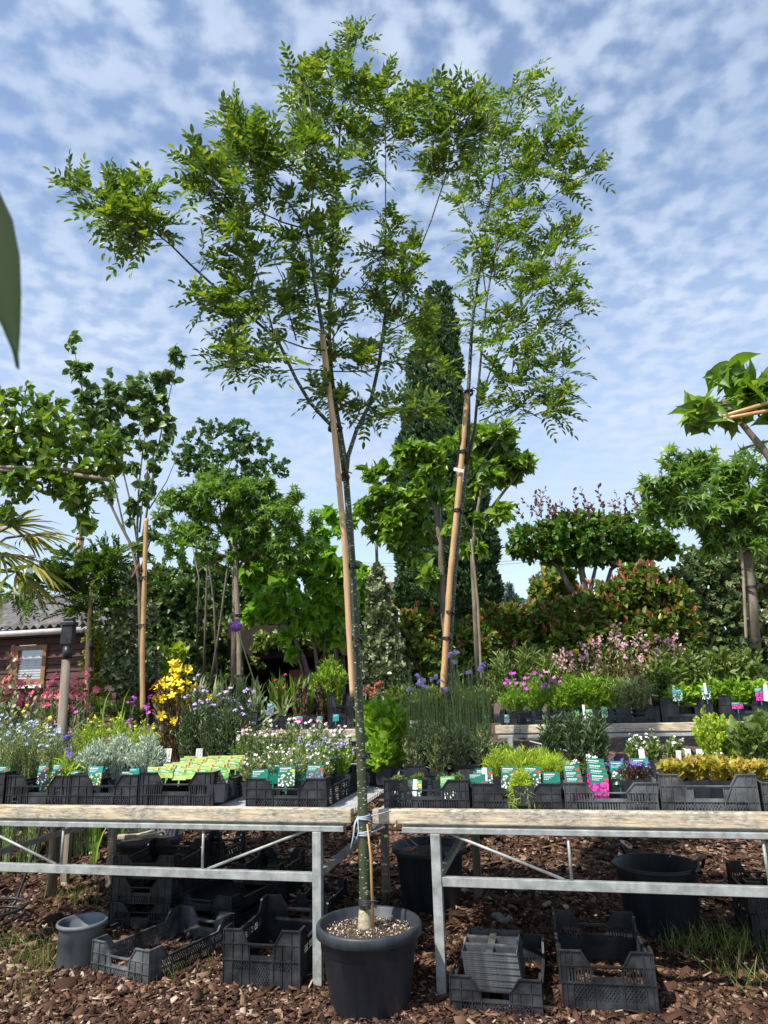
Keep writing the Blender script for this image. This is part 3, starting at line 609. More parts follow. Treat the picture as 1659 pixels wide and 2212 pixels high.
# rear benches on the higher ground
RO = P(1100, 1567, 6.15); RZ = RO[2]; RG = gz(RO[0], RO[1])
rux = lambda px: bench_u(px, 1570, 0, RO)
print('rear bench z', RZ, RG, RO)
bench('plant_bench', 'rear right plant bench, its pale edge showing between the crates', RO, RZ, RG, (-.12, 3.4), (-.1, 3.35), (.0, 3.3), [.05, 3.3], 1.3)
bench('plant_bench', 'rear left plant bench mostly hidden behind daisies and crates', RO, RZ-.01, RG, (-4.2, -.95), (-4.15, -1.0), (-4.1, -1.1), [-4.0, -1.1], 1.3)

# ================================================================ CRATES
def clip_line(s0, z0, s1, z1, a0, b0, a1, b1):
    t0, t1 = 0.0, 1.0; dx_, dz_ = s1-s0, z1-z0
    for p, q in ((-dx_, s0-a0), (dx_, a1-s0), (-dz_, z0-b0), (dz_, b1-z0)):
        if abs(p) < 1e-12:
            if q < 0: return None
        else:
            r = q/p
            if p < 0: t0 = max(t0, r)
            else: t1 = min(t1, r)
    return None if t0 >= t1 else (s0+dx_*t0, z0+dz_*t0, s0+dx_*t1, z0+dz_*t1)
def lattice(mb, mapf, a0, b0, a1, b1, pitch, n0, n1, slope=1.7, bw_=.0038):
    k = a0 - (b1-b0)/slope
    while k < a1 + (b1-b0)/slope:
        for sg in (1, -1):
            c = clip_line(k, b0 if sg > 0 else b1, k+(b1-b0)/slope, b1 if sg > 0 else b0, a0, b0, a1, b1)
            if c and abs(c[2]-c[0]) > .002:
                s0, z0, s1, z1 = c; L_ = math.hypot(s1-s0, z1-z0); nx_, nz_ = -(z1-z0)/L_*bw_/2, (s1-s0)/L_*bw_/2
                e = .0004 if sg > 0 else 0
                mb.prism([(s0+nx_, z0+nz_), (s0-nx_, z0-nz_), (s1-nx_, z1-nz_), (s1+nx_, z1+nz_)], mapf, n0+e, n1+e)
        k += pitch
def slots(mb, mapf, a0, b0, a1, b1, pitch, n0, n1):
    k = a0; 
    while k < a1 - pitch*.3:
        mb.prism([(k, b0), (k+pitch*.5, b0), (k+pitch*.5, b1), (k, b1)], mapf, n0, n1); k += pitch
def rect(mb, mapf, a0, b0, a1, b1, n0, n1):
    mb.prism([(a0, b0), (a1, b0), (a1, b1), (a0, b1)], mapf, n0, n1)
def crate_wall(mb, mapf, L_, H, style, kind):
    """kind: end (notched, with handle) or side"""
    T0, T1, RB = 0.0, .004, .010
    zA, zB = .36*H, .66*H
    if style == 'tall': zA, zB = .3*H, .7*H
    if style in ('deep', 'deepslot'): zA, zB = .5*H, .76*H
    # bottom rail and band
    rect(mb, mapf, 0, 0, L_, .06*H, T0, T1)
    rect(mb, mapf, 0, zA-.05*H, L_, zA, T0, T1)
    e = .12*L_ if kind == 'end' else .07*L_
    ncell = 3 if kind == 'end' else 5
    pil = .03*L_ if kind == 'end' else .02*L_
    rect(mb, mapf, 0, .06*H, e, zA-.05*H, T0, T1); rect(mb, mapf, L_-e, .06*H, L_, zA-.05*H, T0, T1)
    cw = (L_-2*e)/ncell
    for i in range(ncell):
        a0, a1 = e+cw*i+pil/2*(i > 0), e+cw*(i+1)-pil/2*(i < ncell-1)
        if i: rect(mb, mapf, e+cw*i-pil/2, .06*H, e+cw*i+pil/2, zA-.05*H, T0, T1)
        if style == 'deep' and kind == 'end' and i != 1:
            rect(mb, mapf, a0, .06*H, a1, zA-.19*H, T0, T1); lattice(mb, mapf, a0, zA-.19*H, a1, zA-.05*H, .013, T0, T1-.0006)
        elif style == 'deepslot':
            rect(mb, mapf, a0, .06*H, a1, zA-.3*H, T0, T1); lattice(mb, mapf, a0, zA-.3*H, a1, zA-.05*H, .016, T0, T1-.0006, 1.2)
        elif style in ('diamond', 'tall', 'deep'): lattice(mb, mapf, a0, .06*H, a1, zA-.05*H, .013, T0, T1-.0006)
        elif style == 'letters' and i == 1: rect(mb, mapf, a0, .06*H, a1, zA-.05*H, T0, T1)
        else: slots(mb, mapf, a0, .06*H, a1, zA-.05*H, .012, T0, T1)
    if style in ('deep', 'deepslot'): rect(mb, mapf, e, .05*H, L_-e, zA-.04*H, -.002, T0-.0004)
    # middle band
    if kind == 'end':
        h0, h1 = (.34, .66) if style != 'slot' else (.3, .7)
        zn = zB
        if style in ('diamond', 'tall', 'deep'):
            rect(mb, mapf, 0, zA, h0*L_, zB, T0, T1); rect(mb, mapf, h1*L_, zA, L_, zB, T0, T1)
            rect(mb, mapf, h0*L_, zB-.07*H, h1*L_, zB, T0, T1); rect(mb, mapf, h0*L_, zA, h1*L_, zA+.06*H, T0, T1)
        else:
            rect(mb, mapf, 0, zA, .08*L_, zB, T0, T1); rect(mb, mapf, .92*L_, zA, L_, zB, T0, T1)
            slots(mb, mapf, .08*L_, zA, h0*L_, zB-.05*H, .013, T0, T1); slots(mb, mapf, h1*L_, zA, .92*L_, zB-.05*H, .013, T0, T1)
            rect(mb, mapf, .08*L_, zB-.05*H, .92*L_, zB, T0, T1); rect(mb, mapf, h0*L_, zA, h1*L_, zA+.08*H, T0, T1)
        ca, cb_ = (.24, .33) if style != 'tall' else (.2, .27)
    else:
        zn = zB
        rect(mb, mapf, 0, zA, .14*L_, zB, T0, T1); rect(mb, mapf, .86*L_, zA, L_, zB, T0, T1)
        rect(mb, mapf, .14*L_, zB-.09*H, .86*L_, zB, T0, T1)
        for i in range(4):
            a0, a1 = .14*L_+.18*L_*i, .14*L_+.18*L_*(i+1)
            if style in ('diamond', 'deep'): lattice(mb, mapf, a0, zA, a1, zB-.09*H, .013, T0, T1-.0006)
            else: slots(mb, mapf, a0, zA, a1, zB-.09*H, .014, T0, T1)
        ca, cb_ = .13, .2
    mb.prism([(0, zn), (cb_*L_, zn), (ca*L_, H), (0, H)], mapf, T0, T1)
    mb.prism([((1-cb_)*L_, zn), (L_, zn), (L_, H), ((1-ca)*L_, H)], mapf, T0, T1)
    # ribs standing proud
    for z in (.004, zA-.025*H): rect(mb, mapf, .0, z, L_, z+.0035, T1, RB)
    rect(mb, mapf, .0, zn-.004, cb_*L_, zn, T1, RB-.002); rect(mb, mapf, (1-cb_)*L_, zn-.004, L_, zn, T1, RB-.002); rect(mb, mapf, cb_*L_, zn-.004, (1-cb_)*L_, zn, T1, RB+.004)
    rect(mb, mapf, 0, H-.004, ca*L_, H, T1, RB+.002); rect(mb, mapf, (1-ca)*L_, H-.004, L_, H, T1, RB+.002)
    w_ = .0018
    xs_ = [.0, e, .24*L_, .76*L_, L_-e, L_-.0036]
    if style in ('slot', 'tall', 'letters', 'deepslot'): xs_ += [.05*L_, L_-.05*L_]
    for x in xs_:
        up_ = H-.006 if (x < ca*L_ or x > (1-ca)*L_) else zn-.006
        rect(mb, mapf, x, .009, x+.0036, up_, T1+.0002, RB-.001)
    for x in ([e+cw*i for i in range(1, ncell)] if kind == 'side' else [h0*L_, h1*L_-.0036]):
        rect(mb, mapf, x, .009, x+.0036, zn-.006, T1+.0002, RB-.001)
    for s_ in (1, -1):
        pa, pb = (cb_*L_, zn), (ca*L_, H)
        if s_ < 0: pa, pb = (L_-pa[0], pa[1]), (L_-pb[0], pb[1])
        mb.prism([(pa[0], pa[1]), (pa[0]-s_*.004, pa[1]), (pb[0]-s_*.004, pb[1]-.005), (pb[0], pb[1]-.005)], mapf, T1+.0004, RB)
        if kind == 'end':
            qa = (h0*L_ if s_ > 0 else h1*L_, zA)
            mb.prism([(pa[0], pa[1]-.005), (pa[0]-s_*.004, pa[1]-.005), (qa[0]-s_*.004, qa[1]), (qa[0], qa[1])], mapf, T1+.0004, RB)
def make_crate(label, W, L_, H, style, loc, rz, mat='black plastic', group=None, name='plastic_crate'):
    t = thing(name, label, 'crate', loc, rz, group)
    for fn, ln_, kd in ((lambda s, z, n: (s, .011-n, z), W, 'end'), (lambda s, z, n: (W-s, L_-.011+n, z), W, 'end'),
                        (lambda s, z, n: (.011-n, L_-.014-s, z), L_-.028, 'side'), (lambda s, z, n: (W-.011+n, .014+s, z), L_-.028, 'side')):
        mb = MB(); crate_wall(mb, fn, ln_, H, style, kd); mb.build(kd + '_wall', mat, t)
    mb = MB()
    k = .014
    while k < L_-.02: mb.box((.012, k, .002), (W-.012, k+.007, .006)); k += .0135
    k = .014
    while k < W-.02: mb.box((k, .012, .0062), (k+.006, L_-.012, .009)); k += .016
    mb.box((.012, .012, .0005), (W-.012, L_*.3, .0018)); mb.box((.012, L_*.7, .0005), (W-.012, L_-.012, .0018))
    mb.build('floor_grid', mat, t)
    return t
def letters(parent, txt, x, z, size, mat='black plastic', y=-.006):
    cu = bpy.data.curves.new('lettering', 'FONT'); cu.body = txt; cu.size = size; cu.extrude = .0015; cu.materials.append(MATS[mat])
    o = bpy.data.objects.new('lettering', cu); C.objects.link(o)
    dg = bpy.context.evaluated_depsgraph_get(); me = bpy.data.meshes.new_from_object(o.evaluated_get(dg)); bpy.data.objects.remove(o)
    q = link_mesh('lettering', me, parent); q.location = (x, y, z); q.rotation_euler = (R(90), 0, 0)
    if not len(me.materials): me.materials.append(MATS[mat])
    return q

CR = {}
def bench_crate(key, px0, px1, pyt, style, label, off=.065, O=None, z=None, L_=.58, mat='black plastic', pyb=1735):
    O_ = BO if O is None else O; z_ = BZ if z is None else z
    u0 = bench_u(px0, pyb, off, O_); u1 = bench_u(px1, pyb, off, O_)
    top = on_plane((px0+px1)/2, pyt, off, O_)[2]; H = max(.1, top - (z_-.011))
    p = O_ + off*bw + u0*bu
    c = make_crate(label, u1-u0, L_, H, style, (p[0], p[1], z_-.0115), -YAW, mat)
    CR[key] = (u0, u1, off, L_, z_, H, O_); print('crate', key, round(u1-u0, 3), round(H, 3))
    return c
bench_crate('0', -140, 4, 1668, 'diamond', 'black crate at the far left end of the front bench, half out of view')
c = bench_crate('1', 10, 146, 1675, 'letters', 'black crate with cut letters holding pale blue flowers, left end of bench')
letters(c, 'C.J', .045, .022, .04, 'dusty plastic', -.002); letters(c, '1991', .25, .022, .04, 'dusty plastic', -.002)
bench_crate('2', 148, 294, 1673, 'diamond', 'black lattice crate holding the silver-leaved bush')
c = bench_crate('3', 297, 459, 1668, 'slot', 'black slotted crate packed with lime green plant tags')
letters(c, 'ZMV', .09, .118, .03, 'dusty plastic', -.004)
c = bench_crate('4', 530, 704, 1681, 'diamond', 'black lattice crate of white daisies left of the green trunk', L_=.62)
bench_crate('5', 829, 1014, 1684, 'slot', 'black slotted crate with three white-flower plant tags, first right of trunk', mat='black plastic', L_=.4)
bench_crate('6', 1021, 1214, 1692, 'diamond', 'black lattice crate with yellow-green foliage spilling over its front')
bench_crate('7', 1221, 1423, 1690, 'slot', 'dusty black crate with magenta plant tag and dark blue flowers', mat='dusty plastic')
bench_crate('8', 1429, 1642, 1672, 'tall', 'tall dusty crate full of golden yellow leaves', mat='dusty plastic')
bench_crate('9', 1650, 1860, 1690, 'slot', 'dusty black crate cut off by the right frame edge', mat='dusty plastic')
bench_crate('2b', 385, 515, 1655, 'diamond', 'black crate behind the lime tag crate, holding tall purple verbena', off=.72, pyb=1690)
bench_crate('4b', 560, 700, 1650, 'diamond', 'black crate hidden behind the daisies', off=.76, pyb=1690)
bench_crate('1b', 30, 170, 1655, 'slot', 'black crate in the second row behind the blue flowers', off=.72, pyb=1690)
bench_crate('5b', 878, 1040, 1652, 'diamond', 'black crate directly behind the first crate right of the trunk', off=.55, pyb=1700)
bench_crate('5c', 790, 864, 1648, 'diamond', 'narrow black crate under the lush broad-leaved plant', off=.85, pyb=1690, L_=.5)
bench_crate('6b', 1058, 1190, 1652, 'diamond', 'black crate behind the yellow-green feathery plant', off=.74, pyb=1690)
bench_crate('7b', 1255, 1385, 1650, 'diamond', 'black crate of narrow dark-leaved plants in the second row', off=.74, pyb=1690)
bench_crate('8b', 1515, 1640, 1640, 'slot', 'black crate in the second row behind the golden leaves', off=.74, pyb=1690)
RK = dict(O=RO, z=RZ, L_=.56)
rearc = [('r0', 452, 555, 1538, 'diamond', 'black crate under the sword-leaved plants on the rear bench', .05), ('r1', 708, 764, 1500, 'slot', 'tall black crate right of the willow-leaved bush on the rear bench', .05),
 ('r2', 1081, 1117, 1536, 'diamond', 'small lattice crate at the near end of the rear right bench', .05), ('r3', 1119, 1221, 1538, 'slot', 'rear bench crate under the purple geranium', .05),
 ('r4', 1225, 1325, 1538, 'diamond', 'rear bench crate under the narrow fresh green leaves', .05), ('r5', 1334, 1428, 1527, 'diamond', 'rear bench crate below the pink wand flowers', .05),
 ('r6', 1432, 1545, 1506, 'tall', 'tall rear bench crate holding leafy plants with a photo tag', .05), ('r7', 1560, 1668, 1500, 'diamond', 'rear bench crate at the right edge with a pink flower tag', .05), ('r8', 585, 700, 1545, 'slot', 'rear bench crate behind the daisies below the purple ball flower', .05), ('r9', 330, 445, 1540, 'diamond', 'rear bench crate hidden behind the verbena stems', .05)]
for k_, a, b_, tp, st, lb, of in rearc: bench_crate(k_, a, b_, tp, st, lb, off=of, pyb=1565, **RK)

# crates under the benches, placed by their nearest lower corner
def ground_crate(label, pL, pR, topy, L_, style, mat='black plastic', z=0.0, group=None):
    """pL, pR: pixels of the lower left and lower right corners of the near end wall"""
    a = Pz(pL[0], pL[1], z); b_ = Pz(pR[0], pR[1], z); ang = math.atan2(b_[1]-a[1], b_[0]-a[0]); W = float(np.linalg.norm(b_-a))
    r = ray(pL[0], topy); H = float((cam_loc + r*(a[1]/r[1]))[2] - z)
    print('ground crate', round(W, 3), round(H, 3), round(a[1], 2))
    return make_crate(label, W, L_, H, style, (a[0], a[1], z), ang, mat, group)

def crate_stack(labels, pL, pR, topy, L_, style, mat='black plastic', nudge=(0, .012), group=None):
    a = Pz(pL[0], pL[1], 0); b_ = Pz(pR[0], pR[1], 0); ang = math.atan2(b_[1]-a[1], b_[0]-a[0]); W = float(np.linalg.norm(b_-a))
    r = ray(pL[0], topy); H = float((cam_loc + r*(a[1]/r[1]))[2]); n = len(labels); h = H/n
    print('stack', round(W, 3), round(h, 3), round(float(a[1]), 2))
    for i, lb in enumerate(labels):
        make_crate(lb, W, L_, h + (.012 if i < n-1 else 0), style if isinstance(style, str) else style[i], (a[0]+nudge[0]*i, a[1]+nudge[1]*i, gz(a[0], a[1]) + h*i + .001), ang + .012*i, mat, group)
    return a, b_, ang, H
crate_stack(['low dusty crate lying askew on the mulch beside the grey pot'], (194, 2106), (318, 2136), 2030, .62, 'diamond', 'dusty plastic')
crate_stack(['deep black crate standing just left of the bench leg'], (479, 2136), (648, 2146), 2006, .56, 'deep')
crate_stack(['large deep slotted crate at lower right on the mulch'], (1218, 2190), (1427, 2200), 2052, .55, 'deepslot')
ta, tb, tang, tH = crate_stack(['low lattice crate holding the stack of square trays'], (973, 2190), (1175, 2206), 2106, .56, 'diamond')
crate_stack(['bottom crate of the shaded pile under the left bench', 'middle crate of the shaded pile under the left bench', 'top crate of the shaded pile under the left bench'], (232, 2006), (364, 2012), 1850, .5, ['letters', 'diamond', 'slot'])
crate_stack(['lower crate of the pair behind the askew dusty crate', 'upper open crate of the pair behind the askew dusty crate'], (367, 2000), (497, 2018), 1926, .6, ['diamond', 'diamond'])
crate_stack(['shaded crate right of the big pot, lower', 'shaded crate right of the big pot, its handle end upright'], (392, 1938), (472, 1942), 1820, .4, 'diamond')
crate_stack(['shaded crate deep under the left bench, near its leg', 'upper shaded crate deep under the left bench, near its leg'], (500, 1955), (600, 1960), 1868, .5, 'diamond')
crate_stack(['small shaded crate directly behind the left bench leg'], (640, 1975), (712, 1978), 1930, .4, 'diamond')
crate_stack(['lower brownish crate cut off by the right edge under the bench', 'upper crate cut off by the right edge under the bench'], (1634, 2060), (1780, 2068), 1905, .45, 'slot')

#==SECTION pots
# ================================================================ POTS AND SMALL THINGS
def pot_mesh(rt, rb, H, rim=.045, holes=False, band=True, lip=.014):
    mb = MB()
    prof = [(rb-.006, .0), (rb, .006)]
    if band: prof += [(rb+(rt-rb)*.68, H*.70), (rb+(rt-rb)*.70+.004, H*.71), (rb+(rt-rb)*.7+.008, H*.715), (rt-.006, H-rim-.002)]
    else: prof += [(rt-.01, H-rim-.002)]
    prof += [(rt+lip*.4, H-rim), (rt+lip, H-rim+.006), (rt+lip, H-.008), (rt+lip*.6, H), (rt-.002, H), (rt-.008, H-.006), (rb-.004, .02), (0, .02)]
    mb.lathe(prof, 56); mb.lathe([(0, .001), (rb-.006, .0)], 56)
    return mb
def ground_pot(label, pxc, pyb, pyr, hw, rb=.75, soil=None, mat='pot plastic', z=0.0, group=None, name='plant_pot', **k):
    b_ = Pz(pxc, pyb, z); d = b_[1]; H = float(P(pxc, pyr, d)[2]-z); Zc = float(np.dot(P(pxc, pyr, d)-cam_loc, Fv)); r = hw/F*Zc-.014
    print('pot', label[:20], round(r, 3), round(H, 3), round(float(d), 2))
    t = thing(name, label, 'pot', (b_[0], b_[1], z), 0, group)
    pot_mesh(r, r*rb, H, **k).build('body', mat, t)
    if soil is not None:
        mb = MB(); mb.lathe([(0, H-soil+.012), (r*.5, H-soil+.006), (r*.95-(soil*.25), H-soil)], 40); mb.build('soil', 'soil', t)
    return t, b_, H, r
ground_pot('small empty grey pot standing on the mulch at lower left', 172, 2082, 1987, 55, .97, None, 'dull pot plastic', rim=.02, band=False, lip=.008)
ground_pot('big black pot of soil in the shade under the left bench', 314, 1890, 1803, 75, .8, .05)
ground_pot('big black pot of dry soil standing between the benches behind the tree', 932, 1958, 1822, 80, .8, .05, band=False)
tub, tb_, tH_, tr = ground_pot('deep black tub with two rope-like handles under the right bench', 1432, 2010, 1862, 92, .84, None, band=False, rim=.02)
for a in (2.25, -.75):
    mb = MB(); c = np.array([math.cos(a), math.sin(a), 0]); e = np.array([-c[1], c[0], 0])
    mb.tube([c*(tr+.005)-e*.07+[0, 0, tH_-.01], c*(tr+.03)-e*.06+[0, 0, tH_+.05], c*(tr+.03)+e*.06+[0, 0, tH_+.05], c*(tr+.005)+e*.07+[0, 0, tH_-.01]], .009, 8); mb.build('handle', 'pot plastic', tub)
ground_pot('black pot in the shade beyond the left bench legs', 345+20, 1800, 1740, 45, .85, None, 'dull pot plastic')
# timber offcuts lying in the big pot
c = P(300, 1800, Pz(314, 1890, 0)[1]); 
for i, (dx_, dy_, a, L_) in enumerate(((-.05, -.03, .1, .2), (.04, .04, 1.2, .16), (.09, -.05, .5, .14))):
    t = thing('timber_offcut', ['long timber offcut lying across the soil of the big shaded pot', 'short timber offcut at the back of the big shaded pot', 'short pale offcut at the right in the big shaded pot'][i], 'offcut', (c[0]+dx_, c[1]+dy_, c[2]-.03+.002*i), a, 'timber offcuts in the pot')
    mb = MB(); mb.box((-L_/2, -.02, 0), (L_/2, .02, .03)); mb.build('block', 'weathered timber', t, bevel=.002)
c = Pz(1085, 1990, 0); t = thing('concrete_block', 'rough concrete block at the foot of the rear bench leg', 'block', c, .3)
mb = MB(); mb.box((-.045, -.06, -.02), (.045, .06, .035)); mb.build('block', 'concrete', t, bevel=.012)
c = Pz(655-430, 1905, 0); t = thing('stone', 'low grey stone in the shade under the left bench', 'stone', Pz(350, 1850+80, 0), .3)
mb = MB(); rs = np.random.RandomState(5); mb.lathe([(.0, .07), (.06, .06), (.11, .03), (.12, -.01)], 11); mb.v = [(x*1.4+rs.uniform(-.012, .012), y+rs.uniform(-.012, .012), z+rs.uniform(-.008, .008)) for x, y, z in mb.v]; mb.build('block', 'concrete', t)
# hose: hangs from the left bench and coils on the ground
hp = [on_plane(88, 1786, .9), on_plane(70, 1850, .8)*1.0, Pz(35, 1945, .06), Pz(12, 1975, .012)]
cc = Pz(-5, 1995, .012)
for k in range(26):
    a = .9 + k*.55; rr_ = .14+.004*(k % 9); hp.append(cc + np.array([rr_*math.cos(a), rr_*math.sin(a), .004*k]))
mb = MB(); mb.tube(hp, .009, 7); tag(mb.build('hose', 'black plastic'), 'dark hose hanging under the left bench and coiled on the mulch', 'hose')

# nested square carry trays standing in the low crate
ty_ = ta[1]+.05; tc0 = P(997, 2061, ty_); tw = float(118/F*np.dot(tc0-cam_loc, Fv)); ta_ = tang+.02
def tray_parts(t, w, l):
    mb = MB()
    for a, b_ in (((0, 0), (w, .004)), ((0, l-.004), (w, l)), ((0, .0042), (.004, l-.0042)), ((w-.004, .0042), (w, l-.0042))): mb.box((*a, .005), (*b_, .012))
    mb.box((w/2-.016, .0045, .008), (w/2+.016, l-.0045, .0118))
    for y in (l/3, 2*l/3):
        mb.box((.0045, y-.012, .0078), (w/2-.0165, y+.012, .0116)); mb.box((w/2+.0165, y-.012, .0078), (w-.0045, y+.012, .0116))
    mb.build('rim', 'dusty plastic', t)
    mb = MB(); dz = -.035
    for ix in range(2):
        for iy in range(3):
            x0, x1 = (.006, w/2-.018) if ix == 0 else (w/2+.018, w-.006); y0, y1 = iy*l/3+.013, (iy+1)*l/3-.013
            i_ = .014
            q = [(x0, y0, .009), (x1, y0, .009), (x1, y1, .009), (x0, y1, .009), (x0+i_, y0+i_, dz), (x1-i_, y0+i_, dz), (x1-i_, y1-i_, dz), (x0+i_, y1-i_, dz)]
            mb.add(q, [(0, 1, 5, 4), (1, 2, 6, 5), (2, 3, 7, 6), (3, 0, 4, 7), (4, 5, 6, 7)])
    mb.build('cells', 'black plastic', t)
NT = 18
tl = 'one of the black square divided trays nested in a stack in the low crate'
trs = []
for i in range(NT):
    z = tc0[2] - .0085*(NT-1-i); off_ = (NT-1-i)*.0011
    loc = (tc0[0]+off_, tc0[1]+off_*.5, z)
    if i == 0:
        tray = thing('plant_tray', tl, 'tray', loc, ta_, 'nested square trays'); tray_parts(tray, tw, tw*1.25)
    else: t = copy_thing(tray, loc, ta_ + math.sin(i*2.1)*.012); t['label'] = tl
t['label'] = 'topmost square divided tray of the nested stack'; del t['group']

#==SECTION maintree
# ================================================================ MAIN TREE IN ITS POT
pc = np.array([P(797, 2010, 3.47)[0], 3.47, 0.0]); PH = .335
mt = thing('potted_tree', 'tall young tree with green dotted trunk in a big black pot, tied to the bench', 'tree', pc)
pot_mesh(.222, .172, PH, rim=.05, lip=.014).build('pot', 'pot plastic', mt)
mb = MB()
rs = np.random.RandomState(2)
mb.lathe([(0, PH-.03), (.1, PH-.036), (.18, PH-.045), (.212, PH-.05)], 40); so_ = mb.build('soil', 'soil', mt)
n = 2600; a = rs.uniform(0, 6.28, n); r_ = .205*np.sqrt(rs.uniform(size=n)); pp = np.stack([pc[0]+r_*np.cos(a), pc[1]+r_*np.sin(a), PH-.035-r_*.07+rs.uniform(-.002, .007, n)], 1)
cr = leaves_mesh('soil_crumbs', [(T_CHIP, pp, rs.normal(size=(n, 3)), rs.normal(size=(n, 3)), rs.uniform(.005, .014, n), rs.uniform(.002, .005, n), 0)], 'perlite', mt)
def Q(px, py, dd=0.0): return P(px, py, 3.49+dd)
DOT = 'dotted green bark'
tbase = Q(789, 2002); tbase[2] = PH-.05
trunk = [tbase, tbase+[0, 0, .07], Q(787, 1900), Q(785, 1780), Q(779, 1620), Q(773, 1450), Q(766, 1300), Q(757, 1150), Q(747, 1030)]
mb = MB(); mb.tube(trunk, [.031, .027, .0245, .024, .0225, .021, .019, .0175, .0165], 14); mb.build('trunk', DOT, mt, world=True)
mb = MB(); mb.tube([tbase-[0, 0, .02], tbase+[0, 0, .03], tbase+[0, 0, .075], tbase+[0, 0, .1]], [.04, .034, .029, .0255], 16); mb.build('trunk_foot', 'pale trunk foot', mt, world=True)
BR = [  # pixels, depth offset start/end, radius start/end
 ([(746,1035),(738,975),(722,925),(712,840),(701,740),(688,660),(678,600),(672,540),(660,490)], 0,-.15, .015,.008),
 ([(748,1030),(744,985),(735,930),(722,860),(712,760),(712,640),(720,500),(731,360),(735,250),(752,160),(775,70)], .02,.3, .014,.003),
 ([(736,965),(722,925),(702,905),(670,870),(640,820),(600,735),(560,700),(470,625),(410,570),(370,530),(320,490),(250,440),(160,410)], -.02,-.5, .012,.002),
 ([(747,1030),(752,985),(770,930),(800,870),(818,790),(830,700),(835,660)], 0,.3, .013,.009),
 ([(835,668),(832,600),(833,480),(833,330),(833,250),(840,170)], .3,.5, .005,.002),
 ([(835,672),(855,640),(890,580),(930,480),(960,390),(985,300),(1000,230)], .3,-.3, .006,.002),
 ([(660,490),(625,440),(590,400),(550,350),(510,290),(460,260)], -.15,-.45, .006,.002),
 ([(660,495),(610,480),(570,462),(520,430),(450,400)], -.15,-.6, .005,.002),
 ([(662,500),(672,450),(680,380),(676,280),(665,180),(640,130)], -.15,-.1, .006,.002),
 ([(703,757),(660,752),(620,738),(590,720),(560,690),(500,680)], -.1,-.3, .005,.002),
 ([(698,800),(650,797),(600,803),(540,780),(490,770)], -.1,-.35, .004,.0015),
 ([(705,802),(760,803),(820,800),(870,760),(900,740)], .05,.1, .004,.0015),
 ([(718,690),(750,655),(795,605),(830,560),(860,520)], .1,.2, .005,.002),
 ([(716,735),(745,690),(795,610),(850,590)], .1,.0, .004,.002),
 ([(800,880),(840,885),(880,895),(900,885)], .1,.05, .003,.0015),
 ([(595,735),(575,660),(555,590),(530,520),(500,480)], -.3,-.5, .005,.002),
 ([(640,735),(620,660),(610,600),(590,560)], -.2,-.2, .004,.002),
 ([(832,720),(870,700),(920,680),(950,690)], .3,.3, .004,.0015),
 ([(825,790),(880,770),(930,760),(960,790)], .3,.35, .004,.0015),
 ([(735,300),(700,250),(670,230),(640,190)], .2,.1, .004,.002),
 ([(733,350),(760,300),(790,330),(800,360)], .3,.3, .003,.0015),
 ([(985,300),(950,280),(920,230),(910,200)], -.2,-.2, .003,.0015),
]
def px_line(pts, d0, d1, q=None):
    k = len(pts); return [P(x, y, q + d0 + (d1-d0)*i/(k-1)) for i, (x, y) in enumerate(pts)]
mb = MB(); bpts = []
for pts, d0, d1, r0_, r1_ in BR:
    L3 = px_line(pts, d0, d1, 3.49); k = len(L3); mb.tube(L3, [r0_+(r1_-r0_)*i/(k-1) for i in range(k)], 8)
    for i in range(k-1):
        for f in (0, .33, .66): bpts.append((pts[i][0]+(pts[i+1][0]-pts[i][0])*f, pts[i][1]+(pts[i+1][1]-pts[i][1])*f, d0+(d1-d0)*(i+f)/(k-1)))
mb.build('branches', DOT, mt, world=True)
def crown_pinnate(root, clumps, d, bpts, seed, pairs=5, rach=.22, ln=.05, wd=.0105, mat='locust leaf', dens=1.0, deep=.9, kper=4, tr=.0022, stem='twig', reach=200):
    rs = np.random.RandomState(seed); A = []; B = []
    bp = np.array(bpts)
    for c in clumps:
        cx, cy, rx, ry = c[:4]; n = max(3, int(dens*rx*ry/290))
        dist = np.hypot(bp[:, 0]-cx, bp[:, 1]-cy); near = np.argsort(dist)[:5]; dd = c[4] if len(c) > 4 else float(bp[near[0], 2])
        for _ in range(n):
            th = rs.uniform(0, 6.28); rr_ = math.sqrt(rs.uniform())
            ex, ey = cx + rx*rr_*math.cos(th)*.66, cy + ry*rr_*math.sin(th)*.66; ed = dd + rs.uniform(-1, 1)*deep*rx/F*5*.8
            # start from a branch point close to the tip, below it when possible
            sc = np.hypot(bp[:, 0]-ex, bp[:, 1]-ey) + 18*np.maximum(0, ey-bp[:, 1])/10 + rs.uniform(0, 14, len(bp))
            j = int(np.argmin(sc)); 
            if sc[j] > reach: j = int(near[0])
            A.append(P(bp[j, 0], bp[j, 1], d+bp[j, 2])); B.append(P(ex, ey, d+ed))
    A = np.array(A); B = np.array(B); Ld = np.linalg.norm(B-A, axis=1, keepdims=True); far = (Ld > .45)[:, 0]
    M = (A+B)/2 + np.array([0, 0, -.06])*Ld + rs.normal(size=A.shape)*.02
    stems_mesh('twigs', A, B, M, tr, .001, stem, root)
    # leaves sit on the last stretch of every twig
    tt = np.clip(1 - .3/np.maximum(Ld, .01), 0, 1); S0 = bez(A, B, M, tt); M2 = (S0+B)/2 + (M-(A+B)/2)*.2
    bt, (p, e, mm) = pinnate(S0, B, M2, kper, pairs, rach, ln, wd, rs, up=.25)
    leaves_mesh('foliage', [bt], mat, root); stems_mesh('leaf_stalks', p, e, mm, .0011, .0007, 'pale stem', root)
    print('leaflets', len(bt[1]))
